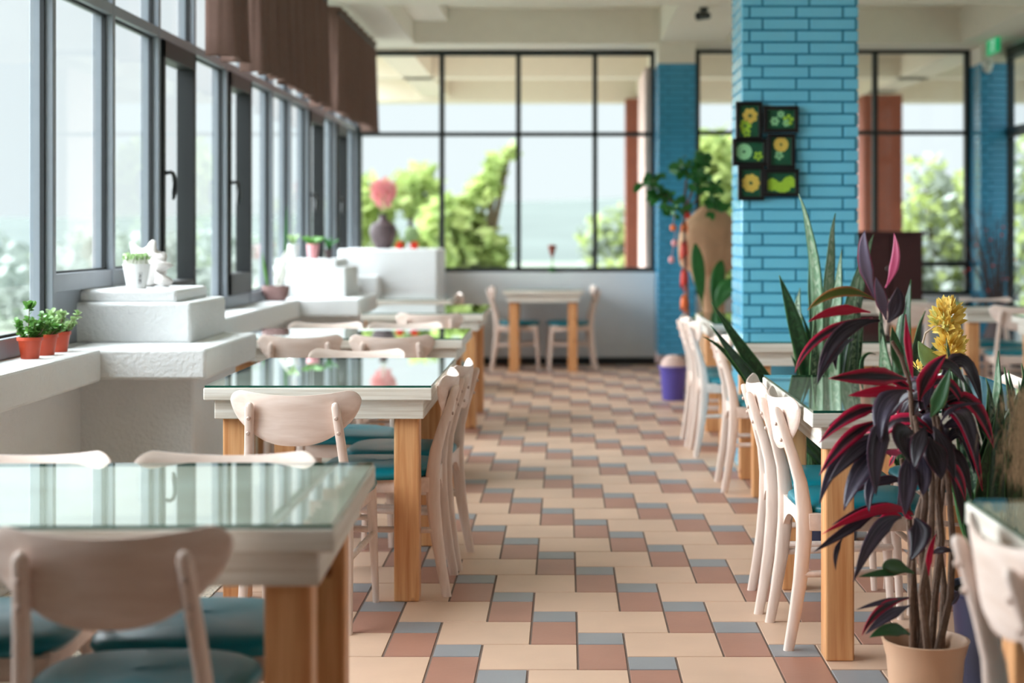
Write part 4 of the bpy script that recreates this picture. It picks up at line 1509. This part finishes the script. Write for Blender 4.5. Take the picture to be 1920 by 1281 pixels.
for (a, b, c, wd) in (((0, 0, .2), (.0, 0, 1.0), (.22, 0, .93), .12), ((0, 0, .2), (-.06, 0, .95), (-.1, 0, 1.22), .09), ((0, 0, .2), (.02, 0, .9), (-.13, -.05, .62), .10),
                      ((0, 0, .2), (.1, 0, .75), (.25, -.05, .60), .10), ((0, 0, .2), (.03, .1, .9), (.1, .15, 1.1), .1)):
    MB().leaf(a, b, c, wd, (0, -1, .4), n=14, fold=.15, prof=lambda q: .08 if q < .5 else math.sin(pi * min(1, (q - .5) * 1.9 + .03)) ** .7 + .02).build('leaf', 'leaf_green', t, solid=.001, sharp=180)

# maroon cabinet
t = thing('cabinet', (2.99, 14.62, 0), 'dark maroon wooden cabinet against the back window, right of the big blue column', 'cabinet')
MB().box(-.30, .30, -.22, .22, .08, 1.29).box(-.33, .33, -.24, .24, 0, .08).box(-.33, .33, -.25, .24, 1.27, 1.305).box(-.33, .33, -.25, .24, .62, .66).build('body', 'maroon_wood', t, smooth=False, bevel=.004)
for s_ in (-1, 1):
    for z0, z1 in ((.10, .60), (.68, 1.25)):
        d = MB().box(s_ * .15 - .14, s_ * .15 + .14, -.238, -.22, z0, z1)
        d.box(s_ * .15 - .09, s_ * .15 + .09, -.244, -.238, z0 + .05, z1 - .05)
        dd = d.build('door', 'maroon_wood', t, smooth=False, bevel=.003)
        MB().ball((s_ * .03, -.25, (z0 + z1) / 2), .012).build('knob', 'chrome', dd)

# bare twigs in a vase by the corner column
t = thing('twig_arrangement', (3.92, 14.2, 0), 'tall arrangement of dark bare twigs before the corner column on the right', 'dried branches')
MB().lathe([(.001, 0), (.10, 0), (.14, .15), (.13, .35), (.08, .48), (.09, .52), (.08, .52), (.001, .3)], 24).build('vase', 'vase_dark', t)
tm = MB()
rnd = random.Random(31)
for k in range(46):
    a = rnd.random() * 6.28
    sp = rnd.uniform(.05, .42)
    hgt = rnd.uniform(.8, 1.65)
    p0 = Vector((0, 0, .35))
    p2 = Vector((cos(a) * sp, sin(a) * sp * .6, hgt))
    p1 = Vector((cos(a) * sp * .4, sin(a) * sp * .3, hgt * .65))
    tm.tube([p0, p1, p2], [.005, .004, .002], 5)
    for j in range(4):
        q = p1.lerp(p2, rnd.random())
        tm.tube([q, q + Vector((rnd.uniform(-.1, .1), rnd.uniform(-.06, .06), rnd.uniform(.04, .16)))], [.003, .0012], 4)
tm.build('twigs', 'twig_dark', t)
rm = MB()
for k in range(14):
    a, sp, z = rnd.random() * 6.28, rnd.uniform(.05, .3), rnd.uniform(.75, 1.35)
    rm.ball((cos(a) * sp, sin(a) * sp * .6, z), .012, n=6, m=4)
rm.build('dry_buds', 'ribbon_red', t)

# exit sign, emergency lamp, camera, spotlight
t = thing('exit_sign', (3.99, 14.58, 3.03), 'green emergency exit sign with white running figure hanging in the right corner', 'exit sign')
MB().box(-.015, .015, -.19, .19, -.07, .07).build('panel', 'exit_green', t, smooth=False, bevel=.004)
MB().tube([(0, -.12, .07), (0, -.12, .14)], .004, 6).tube([(0, .12, .07), (0, .12, .14)], .004, 6).build('hanger', 'chrome', t)
fg = MB()


def fpoly(pts):
    fg.prism([(-.0155, -y_, z_) for y_, z_ in pts], (-.0015, 0, 0))


hd = [(.035 + .011 * cos(2 * pi * k / 12), .043 + .011 * sin(2 * pi * k / 12)) for k in range(12)]
fpoly(hd)
fpoly([(.015, .03), (.035, .028), (.018, -.008), (-.004, -.004)])
fpoly([(-.004, -.004), (.012, -.01), (.022, -.03), (.05, -.034), (.05, -.043), (.016, -.042), (.002, -.02)])
fpoly([(-.004, 0), (.008, -.006), (-.014, -.036), (-.045, -.05), (-.05, -.042), (-.022, -.030)])
fpoly([(.03, .026), (.036, .018), (.06, .004), (.064, .010)])
fpoly([(.018, .028), (.014, .020), (-.018, .014), (-.02, .022)])
fpoly([(.075, -.055), (.085, -.055), (.085, .055), (.075, .055)])
fpoly([(-.085, .055), (.085, .055), (.085, .047), (-.085, .047)])
fg.build('running_figure', 'exit_white', t, smooth=False)
t = thing('emergency_lamp', (3.92, 14.05, 3.14), 'white emergency lamp box with tiny red light above the exit sign', 'lamp')
MB().box(-.03, .03, -.10, .10, 0, .24).build('housing', 'device_white', t, smooth=False, bevel=.01)
MB().ball((-.015, -.09, -.004), .014).build('indicator_light', 'led_red', t)
t = thing('security_camera', (4.03, 14.93, 2.84), 'small white dome camera at the top of the corner column', 'camera')
MB().lathe([(.001, .10), (.05, .10), (.055, .06), (.045, .03), (.045, .02)], 20).build('housing', 'device_white', t)
MB().ball((0, 0, .015), .042).build('dome', 'device_white', t)
MB().ball((0, -.035, .07), .022).build('lens', 'handle_black', t)
t = thing('spotlight', (1.11, 12.55, 3.10), 'small black spotlight under the ceiling beam above the far blue column', 'lamp')
MB().tube([(0, 0, 0), (0, 0, -.03)], .035, 12).tube([(0, 0, -.02), (0, 0, -.06)], .008, 8).build('mount', 'handle_black', t)
MB().tube([(-.05, -.05, -.075), (.04, .03, -.06)], [.035, .028], 14).build('lamp_head', 'handle_black', t)


# ================================================================== red cordyline
PX, PY_ = 0.948, 4.12
t = thing('red_leaved_plant', (PX, PY_, 0), 'tall cordyline with dark purple and magenta strap leaves in a tan pot', 'potted plant')
base = Vector((PX, PY_, 0))
pm = MB().lathe([(.001, 0), (.076, 0), (.080, .006), (.094, .10), (.101, .18), (.112, .222), (.115, .228), (.108, .229), (.098, .21), (.09, .16), (.001, .158)], 40)
pm.build('pot', 'tan_pot', t)
MB().lathe([(.001, .165), (.09, .162)], 24).build('soil', 'soil', t)


def stem(pts, r, mt='stem_brown'):
    m_ = MB().tube([p - base for p in pts], r, 8)
    return m_.build('stem', mt, t)


# (pixel x, pixel y, distance) along each stem, from the pot up
for pts, r in (
    ([(1712, 1222, 4.12), (1712, 1150, 4.10), (1706, 1060, 4.10), (1722, 960, 4.10), (1740, 900, 4.10), (1718, 840, 4.1), (1710, 780, 4.1), (1706, 720, 4.10), (1690, 670, 4.1), (1672, 640, 4.1)], [.011, .010, .009, .009, .008, .008, .007, .006, .006, .005]),
    ([(1728, 1222, 4.12), (1738, 1120, 4.08), (1726, 1020, 4.06), (1735, 940, 4.05), (1728, 850, 4.06), (1715, 780, 4.07)], [.013, .012, .011, .010, .009, .006]),
    ([(1745, 1222, 4.14), (1752, 1120, 4.14), (1765, 1010, 4.14), (1757, 920, 4.13), (1762, 830, 4.12), (1748, 770, 4.1)], [.012, .011, .010, .010, .009, .006]),
    ([(1758, 1222, 4.12), (1782, 1120, 4.10), (1786, 1010, 4.10), (1778, 900, 4.10), (1757, 780, 4.09)], [.012, .010, .009, .008, .005]),
    ([(1722, 1222, 4.18), (1714, 1110, 4.18), (1708, 1020, 4.18), (1700, 930, 4.17), (1690, 860, 4.16)], [.010, .009, .009, .008, .005]),
    ([(1740, 1222, 4.06), (1728, 1110, 4.02), (1746, 1010, 4.02), (1748, 900, 4.02), (1740, 820, 4.03)], [.011, .010, .009, .008, .005]),
    ([(1765, 1222, 4.18), (1770, 1100, 4.18), (1758, 1000, 4.18), (1770, 900, 4.17), (1780, 830, 4.15)], [.010, .009, .008, .007, .005]),
    ([(1710, 1222, 4.04), (1708, 1140, 4.0), (1710, 1080, 4.0), (1712, 1050, 4.0)], [.006, .005, .005, .004])):
    stem([at(*p) for p in pts], r)

CL = []
DK, GR, MG_, MX, PK, LI, GN, OL = ('cordyline_dark', 'cordyline_grey', 'cordyline_magenta', 'cordyline_mix', 'cordyline_pink', 'cordyline_lilac', 'cordyline_green', 'cordyline_olive')
LEAVES = [
    # base, bend, tip (pixel x, y), width px, distance at base / tip, material
    ((1640, 560), (1612, 480), (1622, 432), 24, 4.10, 4.06, LI), ((1662, 600), (1650, 555), (1642, 520), 22, 4.11, 4.08, LI),
    ((1660, 540), (1690, 490), (1676, 437), 17, 4.14, 4.18, PK), ((1665, 605), (1690, 570), (1682, 538), 30, 4.08, 4.04, DK),
    ((1640, 562), (1570, 525), (1514, 582), 19, 4.08, 4.02, OL), ((1632, 586), (1565, 570), (1515, 604), 17, 4.08, 4.0, MG_),
    ((1636, 596), (1520, 612), (1490, 700), 17, 4.07, 3.98, MX), ((1650, 602), (1555, 600), (1532, 722), 26, 4.06, 3.96, DK),
    ((1600, 636), (1552, 650), (1532, 722), 20, 4.03, 3.96, GR), ((1575, 640), (1560, 660), (1568, 694), 12, 4.05, 4.02, DK),
    ((1698, 590), (1702, 660), (1712, 712), 12, 4.08, 4.02, MG_), ((1690, 700), (1680, 660), (1672, 612), 22, 4.12, 4.15, GN),
    ((1700, 712), (1640, 700), (1553, 710), 30, 4.08, 3.98, MX), ((1705, 728), (1650, 735), (1590, 742), 20, 4.06, 4.0, MG_),
    ((1700, 733), (1640, 745), (1652, 830), 36, 4.05, 3.96, GR), ((1668, 780), (1630, 820), (1643, 930), 36, 4.0, 3.94, GR),
    ((1655, 765), (1600, 760), (1535, 832), 24, 4.06, 3.98, MX), ((1650, 790), (1590, 805), (1536, 892), 24, 4.05, 3.97, MX),
    ((1640, 770), (1600, 770), (1552, 800), 17, 4.10, 4.04, DK), ((1645, 812), (1560, 840), (1536, 948), 22, 4.05, 3.96, GR),
    ((1650, 820), (1600, 840), (1553, 906), 24, 4.02, 3.96, DK), ((1660, 840), (1610, 870), (1582, 958), 36, 4.02, 3.94, GR),
    ((1650, 880), (1625, 910), (1630, 962), 20, 4.02, 3.96, GR), ((1724, 752), (1730, 700), (1776, 664), 30, 4.06, 4.02, MX),
    ((1745, 782), (1765, 750), (1782, 690), 26, 4.04, 4.0, GN), ((1762, 800), (1775, 752), (1846, 757), 8, 4.06, 4.02, GR),
    ((1735, 770), (1738, 730), (1752, 700), 18, 4.08, 4.1, GR), ((1715, 735), (1680, 715), (1655, 700), 18, 4.1, 4.1, MX),
    ((1712, 812), (1670, 800), (1708, 870), 42, 4.02, 3.96, DK), ((1705, 850), (1700, 900), (1697, 968), 34, 4.0, 3.94, GR),
    ((1728, 850), (1735, 900), (1730, 930), 26, 4.0, 3.95, GR), ((1740, 820), (1760, 860), (1765, 900), 38, 4.0, 3.95, DK),
    ((1750, 800), (1775, 840), (1790, 900), 30, 4.05, 4.0, DK), ((1735, 800), (1720, 830), (1715, 880), 30, 4.0, 3.94, DK),
    ((1700, 902), (1655, 890), (1600, 925), 16, 4.1, 4.1, DK), ((1690, 850), (1675, 848), (1655, 850), 12, 4.04, 4.0, PK),
    ((1712, 965), (1660, 930), (1541, 1002), 18, 4.05, 3.97, MG_), ((1712, 960), (1640, 930), (1560, 985), 14, 4.07, 4.0, DK),
    ((1640, 966), (1600, 985), (1525, 1036), 18, 4.02, 3.97, DK), ((1580, 1010), (1563, 1030), (1567, 1070), 9, 4.0, 3.98, DK),
    ((1690, 970), (1640, 970), (1600, 1092), 28, 4.02, 3.94, GR), ((1715, 972), (1740, 1000), (1706, 1052), 38, 4.0, 3.95, DK),
    ((1690, 968), (1660, 960), (1640, 1000), 18, 4.08, 4.05, MG_), ((1690, 940), (1700, 980), (1712, 970), 10, 4.06, 4.02, MG_),
    ((1714, 1075), (1660, 1050), (1655, 1068), 24, 3.99, 3.93, GN), ((1705, 1072), (1660, 1072), (1608, 1082), 13, 3.99, 3.92, GN),
    ((1704, 1120), (1650, 1128), (1605, 1144), 9, 4.0, 3.94, GR), ((1704, 1122), (1640, 1130), (1616, 1192), 16, 4.0, 3.93, MX),
    ((1706, 1136), (1665, 1150), (1622, 1190), 18, 3.99, 3.93, GR), ((1706, 1190), (1670, 1170), (1630, 1196), 22, 4.0, 3.95, GN),
    ((1776, 1140), (1790, 1120), (1800, 1108), 14, 4.1, 4.1, GR), ((1745, 1040), (1765, 1025), (1790, 1035), 12, 4.02, 3.98, DK),
    ((1742, 1080), (1738, 1040), (1756, 1000), 10, 4.0, 3.98, MG_), ((1765, 860), (1800, 880), (1810, 940), 20, 4.1, 4.1, MX),
]
for (a, b, c, wd, ya, yb, mt) in LEAVES:
    ym = (ya * .4 + yb * .6)
    p0, p1, p2 = at(a[0], a[1], ya), at(b[0], b[1], ym - .01), at(c[0], c[1], yb)
    MB().leaf(p0 - base, p1 - base, p2 - base, wd * 1.12 * 4.05 / F, (random.uniform(-.35, .35), -1, random.uniform(0.1, .6)), n=14, fold=random.uniform(.15, .4),
              twist=random.uniform(-.5, .5), prof=lambda q: (0.14 + .86 * min(1, q / .35) ** 1.3) * (1 - max(0, (q - .4) / .6) ** 2.0)).build('leaf', mt, t, solid=.0012, sharp=180)

# thick filling of dark leaves around the stems, in every direction
rnd = random.Random(77)
for k in range(36):
    if k < 24:
        zc = rnd.uniform(.66, .88)
    else:
        zc = rnd.uniform(.78, .95)
    a = rnd.uniform(-.3, pi + .3) if k % 3 else rnd.uniform(0, 2 * pi)
    if cos(a) < -.3 and sin(a) < .2:
        a = pi / 2
    ln = rnd.uniform(.08, .13) if cos(a) > .2 else rnd.uniform(.16, .26)
    p0 = Vector((.02 + rnd.uniform(-.03, .05), rnd.uniform(-.02, .06), zc))
    p1 = p0 + Vector((cos(a) * ln * .6, sin(a) * ln * .6, rnd.uniform(.03, .12)))
    p2 = p0 + Vector((cos(a) * ln, sin(a) * ln, rnd.uniform(-.2, -.02)))
    MB().leaf(p0, p1, p2, rnd.uniform(.035, .05), (0, -1, .8), n=10, fold=.3).build('leaf', [DK, GR, MX, DK][k % 4], t, solid=.0012, sharp=180)


# ================================================================== snake plants
def snake(loc, label, leaves, potm, r0, r1, h, mats, fill=0, seed=0, Y0=None, fz=(.5, .9), fs=.3):
    t = simple_pot('snake_plant', loc, label, potm, r0, r1, h, 'potted plant', rim=.005)
    b = Vector(loc)
    rnd = random.Random(seed)
    for i, (bp, mp, tp, wd, y0, y1, mt) in enumerate(leaves):
        p1, p2 = at(mp[0], mp[1], (y0 + y1) / 2), at(tp[0], tp[1], y1)
        # every leaf rises out of the pot
        root = Vector((rnd.uniform(-.5, .5) * r1, rnd.uniform(-.4, .4) * r1, h - .03))
        knee = at(bp[0], bp[1], y0) - b
        q1 = p1 - b
        q2 = p2 - b
        m_ = MB()
        W = wd * y0 / F
        vs, uvs, fsx = [], [], []
        pts = [root, knee, q1, q2]
        n = 22
        nrm = Vector((rnd.uniform(-.4, .4), -1, .1)).normalized()
        for s in range(n + 1):
            q = s / n
            # cubic through a bezier
            p = root * (1 - q) ** 3 + knee * 3 * q * (1 - q) ** 2 + (q1 * 1.0) * 3 * q * q * (1 - q) + q2 * q ** 3
            dq = (knee - root) * 3 * (1 - q) ** 2 + (q1 - knee) * 6 * q * (1 - q) + (q2 - q1) * 3 * q * q
            tg = dq.normalized()
            nn = Matrix.Rotation(.5 * q * (1 if i % 2 else -1), 3, tg) @ nrm
            side = tg.cross(nn).normalized()
            up = side.cross(tg)
            wf = (0.55 + .45 * min(1, q / .45)) * (1 - max(0, (q - .55) / .45) ** 1.8)
            wf = max(wf, .02)
            wv = .0025 * sin(q * 25 + i)
            for u in (-1, -.5, 0, .5, 1):
                vs.append(p + side * u * W * .5 * wf + up * (abs(u) * .35 * W * .5 * wf + wv * abs(u)))
                uvs.append(((u + 1) / 2, q))
        for s in range(n):
            for j in range(4):
                fsx.append((s * 5 + j, s * 5 + j + 1, (s + 1) * 5 + j + 1, (s + 1) * 5 + j))
        m_.add(vs, fsx, 0, uvs)
        m_.build('leaf', mt, t, solid=.003, sharp=180)
    for k in range(fill):
        a = rnd.random() * 2 * pi
        top = rnd.uniform(*fz)
        p0 = Vector((rnd.uniform(-.6, .6) * r1, rnd.uniform(-.6, .6) * r1, h - .03))
        p2 = Vector((p0.x + cos(a) * fs * rnd.random(), p0.y + sin(a) * fs * rnd.random(), top))
        p1 = Vector((p0.x * 1.3, p0.y * 1.3, (top + h) / 2))
        MB().leaf(p0, p1, p2, rnd.uniform(.04, .055), (rnd.gauss(0, .4), -1, .1), n=12, fold=.3,
                  prof=lambda q: (0.6 + .4 * min(1, q / .4)) * (1 - max(0, (q - .5) / .5) ** 1.9)).build('leaf', mats[k % len(mats)], t, solid=.003, sharp=180)
    return t


SN, SP, SD = 'snake_leaf', 'snake_pale', 'snake_dark'
snake((1.10, 6.62, 0), 'tall snake plant in front of the big blue column, two dark leaves leaning left',
      [((1535, 700), (1548, 480), (1497, 363), 26, 6.6, 6.55, SP), ((1545, 700), (1545, 500), (1566, 400), 28, 6.55, 6.5, SP), ((1520, 720), (1500, 620), (1461, 516), 32, 6.6, 6.5, SD),
       ((1530, 700), (1520, 600), (1516, 480), 18, 6.65, 6.7, SD), ((1556, 700), (1570, 580), (1578, 468), 26, 6.5, 6.5, SP), ((1575, 720), (1590, 560), (1638, 440), 36, 6.65, 6.7, SP),
       ((1500, 720), (1490, 600), (1500, 540), 26, 6.7, 6.8, SN), ((1590, 740), (1600, 620), (1612, 520), 26, 6.6, 6.55, SN),
       ((1485, 790), (1410, 680), (1334, 567), 27, 6.5, 6.35, SD), ((1475, 800), (1405, 710), (1332, 610), 29, 6.5, 6.3, SD), ((1440, 790), (1380, 650), (1318, 632), 12, 6.45, 6.35, SD)],
      'navy_pot', .13, .17, .30, [SD, SN, SD], fill=16, seed=41, fz=(.75, 1.05), fs=.16)
snake((1.48, 6.45, 0), 'snake plant with narrow upright leaves behind the red plant crown',
      [((1690, 740), (1692, 640), (1708, 524), 30, 6.4, 6.4, SD), ((1700, 760), (1700, 660), (1735, 583), 24, 6.4, 6.3, SD), ((1670, 760), (1680, 660), (1691, 570), 20, 6.5, 6.5, SP),
       ((1650, 760), (1652, 660), (1650, 560), 22, 6.5, 6.5, SN), ((1668, 780), (1660, 700), (1655, 628), 30, 6.3, 6.3, SP), ((1610, 780), (1590, 640), (1642, 665), 12, 6.4, 6.4, SD)],
      'tan_pot', .11, .14, .28, [SD, SN], fill=9, seed=43, fz=(.65, .9), fs=.16)
snake((1.24, 4.30, 0), 'dense snake plant in a navy pot right beside the red-leaved plant',
      [((1840, 1000), (1800, 780), (1774, 634), 22, 4.36, 4.3, SN), ((1850, 980), (1840, 860), (1782, 690), 32, 4.32, 4.28, SN), ((1880, 980), (1866, 780), (1873, 658), 30, 4.4, 4.4, SP),
       ((1860, 980), (1875, 820), (1848, 708), 30, 4.3, 4.28, SN), ((1830, 980), (1810, 860), (1792, 770), 30, 4.3, 4.25, SN), ((1900, 980), (1900, 840), (1905, 742), 30, 4.4, 4.4, SD),
       ((1820, 1080), (1800, 960), (1776, 790), 26, 4.3, 4.28, SN)],
      'navy_pot', .15, .18, .32, [SD, SD, SN], fill=44, seed=44, fz=(.62, .95), fs=.19)

# dried plume standing in a basket, drooping beside the near right table
t = thing('dried_grass_bunch', (1.20, 3.50, 0), 'fuzzy straw-coloured dried grass bunch at the right edge of the photo', 'dried grass')
MB().lathe([(.001, 0), (.08, 0), (.10, .05), (.11, .30), (.10, .45), (.09, .45), (.095, .2), (.001, .1)], 24).build('basket', 'straw', t)
fm = MB()
rnd = random.Random(66)
sm = MB()
for k in range(9):
    a = rnd.uniform(-.02, .04)
    top = Vector((-.125 + rnd.uniform(-.03, .06), .10 + rnd.uniform(-.04, .04), .95 + rnd.uniform(-.03, .05)))
    sm.tube([(0, 0, .3), (rnd.uniform(-.02, .02), .05, .7), top], [.004, .003, .002], 5)
    for j in range(260):
        q = rnd.random()
        s0 = top + Vector((rnd.gauss(0, .016) * (1 + q), rnd.gauss(0, .02), -.20 * q))
        d = Vector((rnd.gauss(0, .012), rnd.gauss(0, .012), -rnd.uniform(.03, .06)))
        fm.add([s0, s0 + Vector((.0014, 0, 0)), s0 + d], [(0, 1, 2)])
sm.build('stems', 'straw', t)
fm.build('plume', 'straw', t, sharp=180)

# yellow flowers on the right table
t = thing('yellow_flower_vase', (1.235, 5.02, TZ), 'drooping yellow flower clusters with a pale leaf on the large right table', 'flowers')
MB().lathe([(.001, 0), (.035, 0), (.045, .03), (.04, .09), (.022, .12), (.026, .14), (.02, .14), (.018, .11), (.001, .1)], 24).build('vase', 'white_pot', t)
b0 = Vector((1.235, 5.02, TZ))


def bunch(c, rx, rz, n, mt, ln, name='blossom'):
    m_ = MB()
    for k in range(n):
        d = Vector((rnd.gauss(0, 1), rnd.gauss(0, 1), rnd.gauss(0, 1))).normalized()
        p = Vector(c) + Vector((d.x * rx * .6, d.y * rx * .6, d.z * rz * .7))
        q = p + (d * .6 + Vector((.12, -.1, .45))).normalized() * ln * rnd.uniform(.7, 1.2)
        m_.leaf(p, (p + q) / 2 + Vector((0, 0, .004)), q, ln * .42, (rnd.gauss(0, 1), -1, rnd.gauss(0, 1)), n=4, fold=.3)
    return m_.build(name, mt, t, sharp=180)


c1 = at(1776, 600, 4.98) - b0
c2 = at(1782, 655, 4.97) - b0
c3_ = at(1770, 692, 5.0) - b0
bunch(c1, .040, .055, 130, 'yellow_petal', .042)
bunch(c1 + Vector((-.02, 0, .0)), .03, .045, 50, 'yellow_heart', .03, 'blossom_heart')
bunch(c2, .034, .05, 110, 'yellow_petal', .042)
bunch(c3_, .03, .04, 60, 'yellow_petal', .036)
bunch(at(1722, 690, 5.0) - b0, .012, .015, 20, 'yellow_petal', .02)
MB().tube([Vector((0, 0, .12)), at(1745, 700, 5.0) - b0, at(1728, 650, 5.0) - b0, at(1735, 625, 5.0) - b0, at(1752, 612, 4.99) - b0, at(1766, 612, 4.98) - b0], .0035, 7).build('stem', 'stem_pale', t)
MB().tube([Vector((0, 0, .12)), at(1772, 700, 5.0) - b0, at(1776, 600, 4.98) - b0], .003, 7).build('stem', 'stem_green', t)
MB().leaf(Vector((0, 0, .12)), at(1745, 700, 4.98) - b0, at(1722, 640, 4.97) - b0, .07, (0.2, -1, .2), n=12, prof=lambda q: max(.05, math.sin(pi * min(1, q * 1.0)) ** .8)).build('leaf', 'succulent_pale', t, solid=.001, sharp=180)
